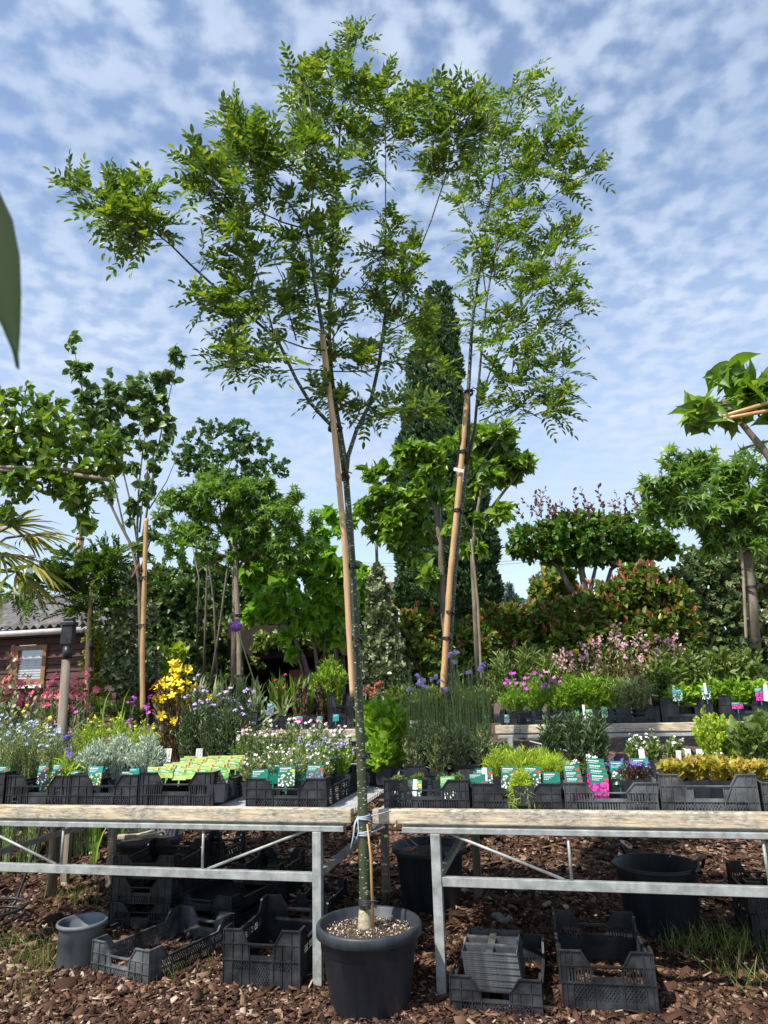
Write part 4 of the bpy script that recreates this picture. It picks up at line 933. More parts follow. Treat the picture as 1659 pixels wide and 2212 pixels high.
CL1 = [(165,400,50,28),(235,410,60,35),(310,400,60,32),(270,455,80,45),(330,490,55,45),(270,520,50,30),(215,470,35,30),
 (490,265,45,30),(545,285,55,50),(440,350,60,45),(520,350,75,60),(590,330,45,70),(440,410,42,34),(500,445,46,32),(575,415,25,22),
 (510,500,45,40),(552,560,34,40),(465,545,35,25),(520,620,60,45),(440,640,45,25),(500,690,55,40),(585,675,38,32),(625,640,32,30),(545,760,75,45),(500,780,40,35),
 (765,80,35,40),(730,150,65,50),(670,160,50,50),(650,220,35,45),(700,240,65,50),(770,200,50,55),(770,270,50,40),(660,290,50,50),(700,330,55,35),(840,180,40,40),(855,250,50,55),(815,290,45,40),(800,355,22,28),(880,230,25,50),(870,310,25,20),
 (690,390,50,45),(650,420,30,40),(728,450,32,42),(690,490,28,30),(640,520,26,24),(648,590,30,32),(700,560,30,45),(735,520,30,22),(660,640,45,40),(715,640,28,30),(640,690,40,35),(725,700,14,22),
 (850,490,35,28),(830,540,55,40),(880,560,35,40),(840,600,60,45),(880,640,36,36),(810,650,30,35),(870,700,35,35),(850,750,30,30),(785,770,45,25),(735,775,28,18),(915,690,26,26),(925,770,30,22),(890,890,30,22),(840,880,25,15),(790,890,28,16),(925,880,20,15),
 (960,190,45,32),(1020,195,45,35),(930,220,40,40),(985,260,70,50),(940,300,45,40),(1020,310,55,45),(935,385,30,22),(960,360,24,24),(700,850,20,35),(740,860,15,25)]
crown_pinnate(mt, CL1, 3.49, bpts, 21, dens=.8, rach=.165, ln=.043, wd=.0092, kper=5)
def stake(root, pts, d, r0_, r1_, mat, name='stake', nodes=7):
    L3 = [P(x, y, d+(q[0] if q else 0)) for x, y, *q in pts]; mb = MB(); P3 = []; rr_ = []
    a, b_ = L3[0], L3[-1]; n = nodes*6
    for i in range(n+1):
        f = i/n*(len(L3)-1); j = min(int(f), len(L3)-2); p = L3[j] + (L3[j+1]-L3[j])*(f-j); r_ = r0_+(r1_-r0_)*i/n
        P3.append(p); rr_.append(r_*(1.1 if i % 6 == 3 else 1.0))
    mb.tube(P3, rr_, 12); return mb.build(name, mat, root, world=True)
stake(mt, [(762,1505,-.03),(752,1330,-.04),(745,1180,-.04),(722,930,-.05),(696,724,-.06)], 3.46, .0135, .0155, 'pale bamboo')
mb = MB(); mb.tube([P(806, 2003, 3.44), P(801, 1850, 3.45), P(793, 1780, 3.46)], [.007, .006, .0035], 8); mb.build('short_stake', 'bamboo', mt, world=True)
def tie(root, px, py, d, rx, ry, tilt=0.0, n=3, mat='tie rubber', r=.0035):
    c = P(px, py, d); mb = MB()
    for k in range(n):
        ps = [c + np.array([rx*math.cos(a), ry*math.sin(a), (k-n/2)*r*1.9 + tilt*math.cos(a)]) for a in np.linspace(0, 2*math.pi, 19)]; mb.tube(ps, r, 6)
    mb.tube([c+[rx*.4, -ry, 0], c+[rx*.9, -ry*1.3, .012], c+[rx*1.5, -ry*1.2, .004]], r, 6); mb.tube([c+[rx*.4, -ry, .004], c+[rx*1.2, -ry*1.3, -.018]], r, 6)
    mb.build('tie', mat, root, world=True)
for px, py, dx_ in ((697,741,.022),(709,830,.026),(722,925,.036),(738,1030,.034),(760,1222,.034),(766,1378,.036)): tie(mt, px+2, py, 3.46, dx_, .036)
tie(mt, 787, 1630, 3.49, .027, .028); tie(mt, 793, 1945, 3.475, .036, .036, n=4)
# string round trunk and bench ends
st = thing('string', 'pale blue string tying the green trunk to the bench ends', 'string', P(790, 1780, 3.49))
mb = MB(); cst = P(786, 1768, 3.49)
for k, (dz, tl_) in enumerate(((.012, .004), (.006, .0), (0, -.003), (-.055, .003), (-.062, -.002), (-.069, .0))):
    mb.tube([cst + np.array([.029*math.cos(a), .029*math.sin(a), dz+tl_*math.cos(a)]) for a in np.linspace(0, 2*math.pi, 17)], .0032, 6)
mb.tube([cst+[.03, 0, .01], P(845, 1752, 3.55)], .003, 6); mb.tube([cst+[.03, -.01, -.06], P(830, 1787, 3.56)], .003, 6)
mb.build('loops', 'blue string', st, world=True)
mb = MB(); k0 = cst+[-.03, -.012, .006]
mb.tube([k0, k0+[-.012, -.01, -.03], k0+[-.018, -.01, -.075], k0+[-.006, -.01, -.09], k0+[.006, -.01, -.06], k0+[.002, -.004, 0]], .003, 6)
mb.tube([k0, k0+[-.012, -.006, -.02], k0+[-.022, -.01, -.09], k0+[-.034, -.01, -.13]], .003, 6); mb.build('bow', 'blue string', st, world=True)

#==SECTION secondtree
D2 = 5.5
t2 = thing('staked_tree', 'second young locust-like tree tied to an orange bamboo pole, between the bench rows', 'tree', (*P(955, 1500, D2)[:2], gz(*P(955, 1500, D2)[:2])))
tb2 = P(962, 1500, D2+.05); tb2[2] = gz(tb2[0], tb2[1])-.02
mb = MB(); L3 = [tb2] + [P(x, y, D2+.06) for x, y in ((968,1400),(978,1250),(990,1130),(1000,1050),(1008,990))]
mb.tube(L3, [.036, .034, .031, .029, .027, .024], 12); mb.build('trunk', DOT, t2, world=True)
stake(t2, [(956,1500),(972,1250),(993,1040),(1010,846)], D2-.02, .024, .021, 'bamboo', nodes=9)
for px, py in ((963,1378),(968,1322),(985,1103),(997,977),(1009,848),(957,1487)): tie(t2, px+3, py, D2, .036, .055, r=.005)
BR2 = [([(1006,1000),(1012,930),(1012,840),(1020,700),(1030,620),(1045,520),(1058,430),(1075,330),(1100,240),(1135,160)],0,.3,.02,.003),
 ([(1006,1010),(1025,930),(1030,870),(1040,760),(1052,640),(1075,520),(1120,420),(1180,330),(1220,260)],.05,.0,.015,.002),
 ([(1030,880),(1060,800),(1095,720),(1150,640),(1230,560)],.05,-.2,.008,.002),
 ([(1028,870),(1075,800),(1110,750),(1170,700),(1250,650)],.05,.2,.007,.002),
 ([(1035,910),(1080,890),(1130,865),(1190,830),(1230,800)],.05,.0,.006,.002),
 ([(1010,1050),(1060,970),(1090,930),(1150,880),(1210,850)],.05,-.2,.009,.002),
 ([(1050,640),(1040,560),(1010,480),(990,400),(985,360)],.05,.3,.006,.002),
 ([(1085,330),(1080,280),(1060,230),(1040,200)],.1,.2,.004,.002),
 ([(1140,480),(1190,430),(1240,390),(1280,370)],.1,.1,.005,.002),
 ([(1000,1000),(992,920),(965,860),(935,815),(910,790)],0,-.2,.009,.002),
 ([(1110,760),(1105,830),(1140,900),(1200,880)],0,.1,.004,.002),
 ([(1060,560),(1100,500),(1150,440),(1200,380),(1240,320)],0,.2,.005,.002)]
mb = MB(); bp2 = []
for pts, d0, d1, r0_, r1_ in BR2:
    L3 = px_line(pts, d0, d1, D2); k = len(L3); mb.tube(L3, [r0_+(r1_-r0_)*i/(k-1) for i in range(k)], 7)
    for i in range(k-1):
        for f in (0, .33, .66): bp2.append((pts[i][0]+(pts[i+1][0]-pts[i][0])*f, pts[i][1]+(pts[i+1][1]-pts[i][1])*f, d0+(d1-d0)*(i+f)/(k-1)))
mb.build('branches', 'dotted dark bark', t2, world=True)
CL2 = [(1130,165,32,35),(1150,210,35,35),(1190,240,28,35),(1100,255,50,45),(1060,240,45,45),(1080,310,60,50),(1140,310,55,45),(1200,300,45,45),(1235,290,25,30),(1050,370,50,40),(1110,380,60,45),(1170,370,50,45),(1230,370,50,35),(1275,375,35,20),(1215,420,40,25),(1000,390,30,30),(1010,430,25,30),
 (1060,440,50,40),(1120,450,50,40),(1040,510,50,45),(1085,530,45,35),(1030,580,45,38),(1080,590,35,30),(1130,520,50,40),(1190,510,50,40),(1225,500,25,20),(1160,570,55,40),(1220,580,45,30),(1130,620,50,40),(1190,640,60,40),(1245,650,35,25),(1110,680,40,35),(1160,700,55,35),(1220,700,35,25),(1040,690,25,30),(1060,740,30,30),
 (1120,760,50,35),(1170,760,45,30),(1220,790,35,28),(1150,820,55,35),(1205,840,45,35),(1110,830,40,25),(1170,880,50,28),(1210,890,25,18),(1130,880,30,20),(1085,800,25,20),(1020,650,15,20),(900,690,22,22),(950,800,28,22),(1060,870,25,20)]
crown_pinnate(t2, CL2, D2, bp2, 33, pairs=5, rach=.25, ln=.058, wd=.0125, dens=.85, tr=.003, kper=4)
mb = MB(); c = P(980, 1013, D2-.06); mb.beam(c, c+[.08, 0, -.02], .002, .03); mb.build('tag', 'white paint', t2, world=True)

#==SECTION trees
# ================================================================ TREES AND SHRUBS BEHIND
def limbs(root, lines, d, mat='grey bark', n=8, name='trunk'):
    mb = MB()
    for pts, r0_, r1_ in lines:
        L3 = [P(q[0], q[1], d+(q[2] if len(q) > 2 else 0)) for q in pts]; k = len(L3)
        mb.tube(L3, [r0_+(r1_-r0_)*i/(k-1) for i in range(k)], n)
    return mb.build(name, mat, root, world=True)
def broad(name, label, cat, blobs, d, n, k, tmpl, ln, wd, mat, seed, lines=None, bark='grey bark', base=None, **kw):
    t = shrub(name, label, cat, blobs, d, n, k, tmpl, ln, wd, mat, seed, trunk=lines is None, base=base, **kw)
    if lines: limbs(t, lines, d, bark)
    return t

# column yew
yb = [(948,650,28,38),(945,720,48,70),(940,800,62,80),(938,890,72,90),(940,990,90,100),(952,1090,106,110),(964,1190,116,110),(967,1280,120,80)]
yw = shrub('column_yew', 'tall dark green column yew rising behind the bench plants', 'tree', yb, 14, 9000, 13, T_LANCE, .1, .02, 'yew leaf', 5, deep=.95, shell=.9, tw=.1, up=.9, spread=.45, base=(955, 14.5), clump=1)
# solid inner wood and old foliage of the yew
mb = MB(); prof = []
for bx_, by_, rx_, ry_ in yb: prof.append((P(bx_, by_, 14.3), np.linalg.norm(P(bx_+rx_, by_, 14.3)-P(bx_, by_, 14.3))*.8))
bz_ = P(955, 1500, 14.5); bz_[2] = gz(bz_[0], bz_[1]); mb.tube([bz_]+[p for p, r_ in prof[::-1]], [1.0]+[r_ for p, r_ in prof[::-1]], 14); mb.build('inner_growth', 'hedge leaf', yw, world=True)

# mulberry-like trees in the middle
broad('mulberry_tree', 'bright green large-leaved tree just left of the orange bamboo pole, staked with pale pole', 'tree',
      [(820,1040,45,50),(880,1010,55,60),(850,1110,60,55),(930,1020,50,50),(930,1100,60,60),(800,1090,35,30),(880,1180,45,50),(960,1170,40,40),(905,1250,40,30),(840,1170,30,35),(985,950,30,40)], 8.5, 330, 7, T_HEART, .13, .046, 'mulberry leaf', 41,
      lines=[([(978,1480),(968,1400),(955,1280),(952,1180),(940,1100),(900,1030)], .06, .02), ([(952,1180),(900,1110),(850,1060)], .03, .01), ([(955,1170),(985,1080),(990,980)], .03, .01)], base=(978, 8.5), deep=.9, shell=.3, up=-.1, flat_=.7)
t = broad('mulberry_tree', 'bright green large-leaved tree right of the orange bamboo pole, on a grey staked trunk', 'tree',
      [(1040,960,50,45),(1080,1000,55,50),(1040,1060,50,55),(1100,1010,40,40),(1140,1000,35,30),(1070,930,35,30),(1000,1120,35,45),(1060,1110,45,35),(1020,1180,30,25)], 8.0, 300, 7, T_HEART, .13, .046, 'mulberry leaf', 42,
      lines=[([(1034,1470),(1028,1350),(1020,1200),(1025,1140),(1040,1050)], .038, .015), ([(1022,1150),(1090,1060),(1140,1000)], .025, .008), ([(1022,1160),(980,1080)], .02, .008)], base=(1034, 8.0), deep=.9, shell=.3, up=-.1)
stake(t, [(1040,1470),(1032,1300),(1018,1165)], 7.93, .014, .014, 'old bamboo')
pole = thing('bamboo_pole', 'pale bamboo pole end sticking up through the bright green tree crown', 'pole', P(950, 1480, 8.2)*[1, 1, 0]+[0, 0, gz(*P(950, 1480, 8.2)[:2])])
stake(pole, [(958,1500),(955,1300),(948,1100),(941,993)], 8.9, .026, .023, 'old bamboo', name='cane')

# flat-topped roof trained trees
broad('roof_tree', 'flat-topped sweetgum with star leaves on a bamboo-staked trunk, left of centre', 'tree',
      [(400,1110,60,55),(480,1080,70,50),(420,1170,70,40),(540,1120,70,50),(500,1180,80,35),(600,1130,60,45),(640,1180,50,40),(600,1190,50,30),(380,1060,35,35),(470,1030,40,35),(560,1060,50,40),(620,1080,30,30),(660,1130,30,30),(530,1215,60,20)], 8.0, 640, 8, T_STAR, .125, .065, 'sweetgum leaf', 51,
      lines=[([(506,1480),(508,1350),(509,1200)], .045, .035), ([(509,1210),(450,1190),(380,1170)], .022, .01), ([(509,1210),(580,1190),(650,1180)], .022, .01), ([(508,1240),(530,1200),(560,1130)], .02, .006), ([(509,1210),(480,1130),(470,1050)], .02, .006)], base=(506, 8.0), deep=1.1, shell=.35, up=-.35)
t_ = [o for o in C.objects if o.name.startswith('roof_tree')][-1]
stake(t_, [(517,1480),(516,1380),(507,1180)], 7.93, .028, .026, 'old bamboo'); tie(t_, 511, 1330, 7.95, .06, .08, r=.006); tie(t_, 513, 1460, 7.95, .06, .08, r=.006)
t = broad('roof_tree', 'flat-topped sweetgum with large star leaves at the right edge, grey trunk', 'tree',
      [(1440,1030,50,50),(1500,1010,60,45),(1560,1030,60,50),(1450,1100,60,40),(1530,1090,70,50),(1620,1040,60,50),(1620,1110,60,50),(1560,1150,60,30),(1660,1060,50,70),(1420,1080,30,40),(1640,1180,50,30)], 5.9, 520, 8, T_STAR, .12, .062, 'sweetgum leaf', 52,
      lines=[([(1632,1400),(1626,1300),(1615,1200),(1605,1110)], .045, .032), ([(1612,1150),(1540,1110),(1450,1100)], .025, .01), ([(1610,1160),(1650,1130),(1720,1110)], .025, .01), ([(1612,1180),(1560,1120),(1520,1020)], .02, .008), ([(1608,1120),(1620,1060),(1610,1000)], .018, .006)], base=(1632, 5.9), deep=1.0, shell=.35, up=-.35)
stake(t, [(1612,1380),(1606,1250),(1598,1150)], 5.86, .012, .012, 'old bamboo'); tie(t, 1622, 1268, 5.88, .045, .06, r=.005); tie(t, 1630, 1382, 5.88, .045, .06, r=.005)
t = broad('roof_tree', 'dense flat-topped roof tree with bronze shoot tips, right of centre', 'tree',
      [(1150,1160,55,30),(1220,1160,60,35),(1290,1160,70,38),(1360,1165,60,35),(1420,1175,45,28),(1180,1190,70,28),(1270,1195,90,25),(1370,1195,60,25),(1120,1180,30,25),(1250,1130,90,25),(1350,1135,60,22),(1450,1190,26,18),(1240,1212,50,14),(1330,1212,50,12)], 10, 1150, 10, T_OVAL, .085, .027, 'ironwood leaf', 53,
      lines=[([(1262,1420),(1262,1260),(1250,1205)], .07, .04), ([(1300,1300),(1320,1230),(1370,1195)], .04, .015), ([(1245,1300),(1210,1230),(1170,1190)], .05, .02), ([(1270,1300),(1290,1210)], .04, .02)], base=(1262, 10), deep=1.2, shell=.35, up=0, clump=1)
rs = np.random.RandomState(9); A = np.array([P(x, 1130, 10+rs.uniform(-1, 1)) for x in list(rs.uniform(1130, 1440, 34))]); B = A + np.stack([rs.normal(size=34)*.12, rs.normal(size=34)*.1, rs.uniform(.2, .6, 34)], 1)
M = (A+B)/2; leaves_mesh('new_shoots', [twig_leaves(A, B, M, 12, T_OVAL, .07, .02, rs)], 'bronze leaf', t); stems_mesh('shoot_twigs', A, B, M, .004, .002, 'red stem', t)

# judas tree with upright branches, left
rsj = [(160,740,14,22),(172,790,30,35),(185,850,35,45),(205,900,50,45),(240,830,30,35),(260,880,45,45),(300,840,45,40),(330,870,45,45),(385,770,22,22),(370,800,22,35),(345,820,30,30),(310,910,45,40),(250,940,50,35),(200,960,40,30),(360,920,30,30),(320,970,40,30),(340,1000,25,25),(370,960,25,20),(290,1010,20,20),(235,1050,22,26),(320,1060,25,35),(345,1120,20,25),(285,1100,18,30),(312,1180,16,26),(335,1150,16,20)]
t = broad('judas_tree', 'upright branching tree with rounded dark leaves tied to a bamboo pole, left', 'tree', [(b[0], b[1], b[2]*.8, b[3]*.9) for b in rsj], 6.2, 330, 6, T_HEART, .068, .032, 'judas leaf', 61,
      lines=[([(306,1520),(303,1350),(300,1250),(285,1180),(258,1130),(225,1060),(200,960),(175,830),(158,745)], 0.0204, 0.0042), ([(300,1250),(296,1150),(300,1050),(310,960),(330,860)], 0.0136, 0.0035), ([(292,1200),(270,1150),(250,1060),(245,1000),(240,870)], 0.0122, 0.0035),
             ([(298,1180),(285,1100),(262,1000),(255,930)], 0.0109, 0.0035), ([(302,1200),(318,1100),(335,1000),(355,900),(388,760)], 0.0136, 0.0028), ([(304,1230),(330,1150),(350,1080)], 0.0102, 0.0035), ([(301,1150),(308,1080),(322,990)], 0.0095, 0.0035), ([(322,1100),(360,1040),(385,980)], 0.0068, 0.0028)],
      base=(306, 6.2), deep=.9, shell=.1, up=-.3, clump=1)
stake(t, [(308,1535),(308,1400),(312,1250),(316,1120)], 6.14, .021, .02, 'bamboo', nodes=8)
for y in (1250, 1352): tie(t, 309, y, 6.17, .035, .05, r=.005, n=4)
mb = MB(); c = P(285, 1247, 6.1); mb.beam(c, c+[.06, 0, .12], .03, .003); mb.build('ribbon', 'pink ribbon', t, world=True)

# apple roof tree, near left
t = broad('apple_tree', 'roof-trained apple tree with horizontal bamboo canes at the left edge', 'tree',
      [(20,870,30,35),(45,830,18,22),(100,870,30,28),(60,920,55,40),(130,930,60,40),(30,990,50,35),(110,980,70,35),(180,960,40,30),(40,1050,50,35),(120,1040,60,30),(190,1020,40,30),(20,1110,25,25),(170,1080,40,40),(180,1130,25,25),(150,1060,30,30),(230,1010,30,20),(240,960,30,30),(-20,950,60,90)], 4.4, 420, 6, T_OVAL, .068, .02, 'apple leaf', 71,
      lines=[([(-60,1500),(-60,1200),(-60,1010)], .04, .03), ([(-60,1010),(60,1020),(160,1030)], .015, .006), ([(20,1015),(45,900),(60,820)], .007, .003), ([(100,1020),(110,900),(105,860)], .007, .003), ([(150,1030),(170,1090),(180,1150)], .006, .003), ([(120,1030),(150,960),(240,930)], .006, .003)], base=(-60, 4.4), deep=1.0, shell=.1, up=.1, clump=1)
mb = MB()
for a, b_ in (((-80,1005),(198,1017)), ((-40,1012),(60,1020)), ((160,1025),(236,1037))): mb.tube([P(*a, 4.3), P((a[0]+b_[0])/2, (a[1]+b_[1])/2, 4.32), P(*b_, 4.34)], .013, 9)
mb.build('canes', 'old bamboo', t, world=True)

# big-leaved roof mulberry, upper right
t = broad('roof_tree', 'large-leaved roof-trained tree with bamboo frame, upper right corner', 'tree',
      [(1600,800,30,25),(1620,840,45,40),(1560,850,35,20),(1520,880,35,14),(1500,905,25,10),(1590,900,45,30),(1640,900,40,35),(1620,930,35,18),(1680,860,40,60)], 3.6, 60, 5, T_HEART, .13, .048, 'mulberry leaf', 81,
      lines=[([(1760,1300),(1720,1100),(1680,1010),(1640,960),(1590,900),(1560,862)], .03, .011), ([(1570,880),(1540,885),(1510,880)], .007, .003), ([(1640,900),(1625,840),(1612,785)], .006, .003), ([(1600,970),(1650,955),(1700,945)], .007, .007)], base=(1760, 3.6), deep=.9, shell=.1, up=-.3)
mb = MB()
for a, b_ in (((1560,900),(1700,858)), ((1562,905),(1700,880))): mb.tube([P(*a, 3.5), P(*b_, 3.5)], .011, 9)
mb.build('canes', 'bamboo', t, world=True)

broad('service_tree', 'airy small-leaved tree showing above the left flat-topped tree', 'tree',
      [(420,960,40,30),(460,925,35,25),(520,940,35,30),(500,980,50,30),(560,960,40,25),(580,1000,45,22),(440,1000,50,30),(540,1020,50,25),(400,1000,30,30),(600,1020,25,12),(515,915,20,12)], 9.5, 300, 7, T_OVAL, .075, .026, 'service leaf', 91,
      lines=[([(440,1480),(445,1300),(450,1150),(480,1050),(520,940)], 0.0180, 0.0035), ([(470,1480),(462,1300),(445,1180),(430,1050),(415,960)], 0.0180, 0.0035), ([(455,1480),(475,1350),(495,1200),(540,1080),(590,1000)], 0.0210, 0.0035), ([(425,1400),(430,1250),(410,1150)], 0.0150, 0.0070), ([(450,1150),(455,1050),(462,925)], 0.0090, 0.0028)], base=(455, 9.5), deep=.8, shell=.2, up=.2, clump=1)

broad('bean_tree', 'bright green heart-leaved shrub tree behind the pale staked trunk', 'tree',
      [(570,1250,40,35),(620,1230,50,40),(690,1220,50,45),(740,1250,45,50),(580,1310,45,40),(640,1290,60,50),(700,1300,55,50),(760,1310,45,50),(560,1340,30,25),(620,1350,40,30),(690,1370,35,25),(750,1380,30,30),(700,1170,40,40),(730,1130,40,30),(780,1240,30,40),(640,1400,25,15)], 9.0, 380, 7, T_HEART, .15, .062, 'bean tree leaf', 101,
      lines=[([(672,1480),(655,1420),(620,1350),(575,1290)], .035, .012), ([(690,1480),(680,1400),(665,1330)], .03, .012), ([(735,1480),(722,1380),(735,1310)], .035, .015), ([(722,1390),(712,1320),(700,1260)], .02, .01), ([(660,1480),(640,1400),(630,1330)], .02, .01), ([(705,1480),(700,1400),(715,1330)], .02, .01)], base=(680, 9.0), deep=.9, shell=.3, up=-.4)

# silverberries
shrub('silverberry', 'grey-green conical silverberry beside the judas tree pole', 'shrub', [(285,1250,20,30),(278,1310,32,45),(272,1380,42,55),(270,1450,50,50),(310,1330,25,30),(320,1430,25,40)], 7.6, 900, 12, T_OVAL, .065, .021, 'silverberry leaf', 111, deep=.9, shell=.5, up=.3, clump=1)
shrub('silverberry', 'grey-green conical silverberry right of the main trunk', 'shrub', [(815,1245,14,22),(818,1290,25,35),(822,1340,34,40),(830,1400,42,45),(840,1450,48,40),(800,1440,30,40)], 8.4, 900, 12, T_OVAL, .07, .023, 'silverberry leaf', 112, deep=.9, shell=.5, up=.3, clump=1)
pl = thing('bamboo_pole', 'thin grey pole standing behind the conical silverberry right of the trunk', 'pole', P(816, 1500, 9.2)*[1, 1, 0]+[0, 0, gz(*P(816, 1500, 9.2)[:2])]); stake(pl, [(820,1450),(816,1300),(813,1160)], 9.2, .022, .02, 'old bamboo', name='cane')
# pink silk-tree with feathery leaves over the hut
t = thing('silk_tree', 'feathery-leaved small tree staked in front of the hut roof', 'tree', P(190, 1500, 7.6)*[1, 1, 0]+[0, 0, gz(*P(190, 1500, 7.6)[:2])])
limbs(t, [([(190,1520),(196,1400),(196,1290),(200,1230)], .035, .02), ([(198,1290),(160,1230),(130,1205)], .015, .005), ([(198,1270),(240,1220),(260,1200)], .015, .005), ([(197,1330),(170,1300),(130,1290)], .012, .005), ([(198,1310),(230,1300),(250,1310)], .012, .004)], 7.6)
bps = [(x, y, 0) for x, y in ((196,1290),(198,1250),(165,1235),(140,1210),(240,1220),(260,1205),(170,1300),(140,1292),(230,1300),(210,1330),(200,1225),(60,1260),(30,1270))]
crown_pinnate(t, [(150,1215,40,16),(215,1205,45,20),(250,1210,30,20),(185,1240,60,18),(240,1260,45,22),(130,1250,40,20),(200,1290,40,18),(180,1320,30,18),(250,1290,25,20),(160,1280,35,15),(95,1265,40,18),(35,1280,40,18),(225,1330,20,14)], 7.6, bps, 131, pairs=14, rach=.34, ln=.07, wd=.009, mat='fern leaf', dens=2.6, kper=4, tr=.005)
stake(t, [(186,1540),(190,1400),(196,1290),(200,1255)], 7.5, .024, .022, 'pale bamboo', nodes=4); tie(t, 192, 1338, 7.55, .045, .06, r=.005); tie(t, 194, 1400, 7.55, .045, .06, r=.005)

# palm at the left edge
t = thing('fan_palm', 'fan palm with yellow-tipped fronds at the left edge', 'palm', P(-60, 1500, 6.6)*[1, 1, 0]+[0, 0, gz(*P(-60, 1500, 6.6)[:2])])
limbs(t, [([(-60,1500),(-50,1300),(-40,1200)], .1, .1)], 6.6)
rs = np.random.RandomState(14); bt = []; pet = MB()
hub = P(-45, 1205, 6.6)
for tx, ty, dd, sz, n_ in ((55,1130,-.3,.5,26),(95,1150,.1,.45,24),(30,1190,-.5,.5,26),(70,1230,-.4,.5,24),(15,1140,.2,.45,24),(100,1215,-.6,.42,18),(20,1260,.1,.45,22),(-20,1160,-.6,.5,22)):
    c = P(tx-30, ty+5, 6.6+dd*.6); pet.tube([hub, (hub+c)/2+[0, 0, .08], c], .012, 6)
    d_ = nrmz(c-hub+np.array([0, 0, -.05])); up_ = nrmz(np.cross(np.cross(d_, [0, 0, 1.0]), d_)+rs.normal(size=3)*.25); sd_ = np.cross(d_, up_)
    an = np.linspace(-1.75, 1.75, n_); ax = np.cos(an)[:, None]*d_ + np.sin(an)[:, None]*sd_ - np.array([0, 0, .22]) + rs.normal(size=(n_, 3))*.05
    bt.append((T_BLADE, np.repeat(c[None], n_, 0), ax, np.repeat(up_[None], n_, 0), sz*rs.uniform(.85, 1.1, n_), .016, 0))
leaves_mesh('fronds', bt, 'palm leaf', t); pet.build('frond_stalks', 'green twig', t, world=True)

# big background hedge and shrubs
shrub('hedge', 'large dark evergreen hedge behind the left trees', 'hedge', [(350,1280,50,60),(420,1270,60,60),(500,1280,60,60),(580,1290,60,60),(640,1330,60,60),(380,1370,60,70),(460,1370,60,70),(540,1370,60,60),(610,1400,50,40),(700,1380,60,80),(790,1340,50,80),(330,1420,40,60),(470,1450,70,50),(560,1250,50,40),(640,1450,90,50),(740,1450,50,40)], 12.5, 3000, 13, T_OVAL, .095, .034, 'hedge leaf', 141, deep=.7, shell=.45, up=.2, trunk=False, clump=2)
shrub('shrub', 'dark evergreen shrub between the hut and the flat-topped tree', 'shrub', [(345,1290,35,60),(390,1300,45,60),(350,1370,40,60),(400,1380,40,50)], 9.9, 620, 11, T_OVAL, .09, .03, 'hedge leaf', 145, deep=.7, shell=.4, clump=2)
shrub('shrub', 'slim dark shrub under the left flat-topped tree', 'shrub', [(370,1330,25,50),(400,1400,35,60),(440,1330,20,60),(360,1440,40,40),(420,1470,50,30)], 9.8, 360, 10, T_OVAL, .08, .028, 'dark leaf', 142, deep=.8, shell=.3)
shrub('shrub', 'lime-leaved shrub above the yellow evening primrose', 'shrub', [(340,1420,22,22),(385,1415,30,20),(360,1450,20,20)], 7.8, 90, 9, T_HEART, .07, .028, 'lime leaf', 143, shell=.2)
shrub('gold_bush', 'yellow-leaved bush in front of the hut corner', 'bush', [(205,1390,22,35),(210,1450,28,45),(200,1500,30,30)], 8.2, 420, 11, T_OVAL, .035, .014, 'gold leaf', 144, shell=.4)
# photinias
RED = ('red shoot', .085, .016)
shrub('photinia', 'photinia with red shoots between the silverberry and the orange bamboo', 'shrub', [(905,1370,35,45),(885,1440,40,50),(925,1440,45,55),(880,1350,22,25),(930,1350,18,20)], 8.9, 520, 11, T_LANCE, .095, .024, 'photinia leaf', 151, shell=.35, up=.5, extra=('red shoot', 6, .08, .015, 26), clump=2)
shrub('photinia', 'photinia with red shoots between the orange bamboo and the geranium', 'shrub', [(1010,1390,45,50),(1000,1440,50,50),(1060,1380,45,60),(1080,1440,50,60),(1060,1330,25,25),(1110,1360,40,60),(1130,1430,50,50)], 9.0, 950, 11, T_LANCE, .095, .024, 'photinia leaf', 152, shell=.35, up=.5, extra=('red shoot', 6, .08, .015, 40), clump=2)
shrub('photinia', 'largest photinia, a broad dark mound with red shoots behind the pink flowers', 'shrub', [(1180,1350,60,50),(1250,1330,60,50),(1325,1295,60,45),(1390,1280,65,45),(1450,1310,50,50),(1220,1390,80,60),(1310,1370,80,70),(1400,1370,80,60),(1480,1370,40,60),(1180,1430,80,50),(1300,1440,100,50),(1420,1440,80,50),(1380,1245,45,26)], 9.2, 2300, 12, T_LANCE, .1, .027, 'photinia leaf', 153, shell=.45, up=.45, extra=('red shoot', 6, .085, .015, 210), clump=1)
shrub('hedge', 'dull green hedge of small round leaves behind the right flat-topped tree', 'hedge', [(1480,1260,45,50),(1530,1240,50,60),(1590,1250,55,60),(1650,1260,60,70),(1500,1340,50,60),(1570,1340,60,70),(1650,1350,70,70),(1500,1210,30,25),(1560,1190,30,20),(1620,1420,80,40),(1540,1420,60,40)], 10.5, 1700, 11, T_HEART, .07, .034, 'round leaf', 161, shell=.4, clump=2)
shrub('gold_bush', 'yellow-green bush behind the hedge at the right edge', 'bush', [(1590,1210,45,40),(1640,1200,50,50),(1670,1260,40,60)], 12.5, 420, 10, T_OVAL, .08, .03, 'gold leaf', 162, shell=.4)
shrub('shrub', 'green shrub with orange young leaves under the dense roof tree', 'shrub', [(1180,1290,35,35),(1210,1260,30,30),(1160,1330,45,30)], 11, 320, 10, T_OVAL, .12, .035, 'mid leaf', 163, shell=.3, extra=('gold carpet leaf', 6, .12, .03, 14))
shrub('blue_spruce', 'pale blue-green spruce far behind between the yew and the roof tree', 'tree', [(1098,1275,8,16),(1100,1300,22,16),(1105,1325,35,16),(1120,1345,45,15)], 17, 420, 14, T_LANCE, .12, .012, 'blue needle', 164, shell=.2, up=.4, spread=.8, clump=1)
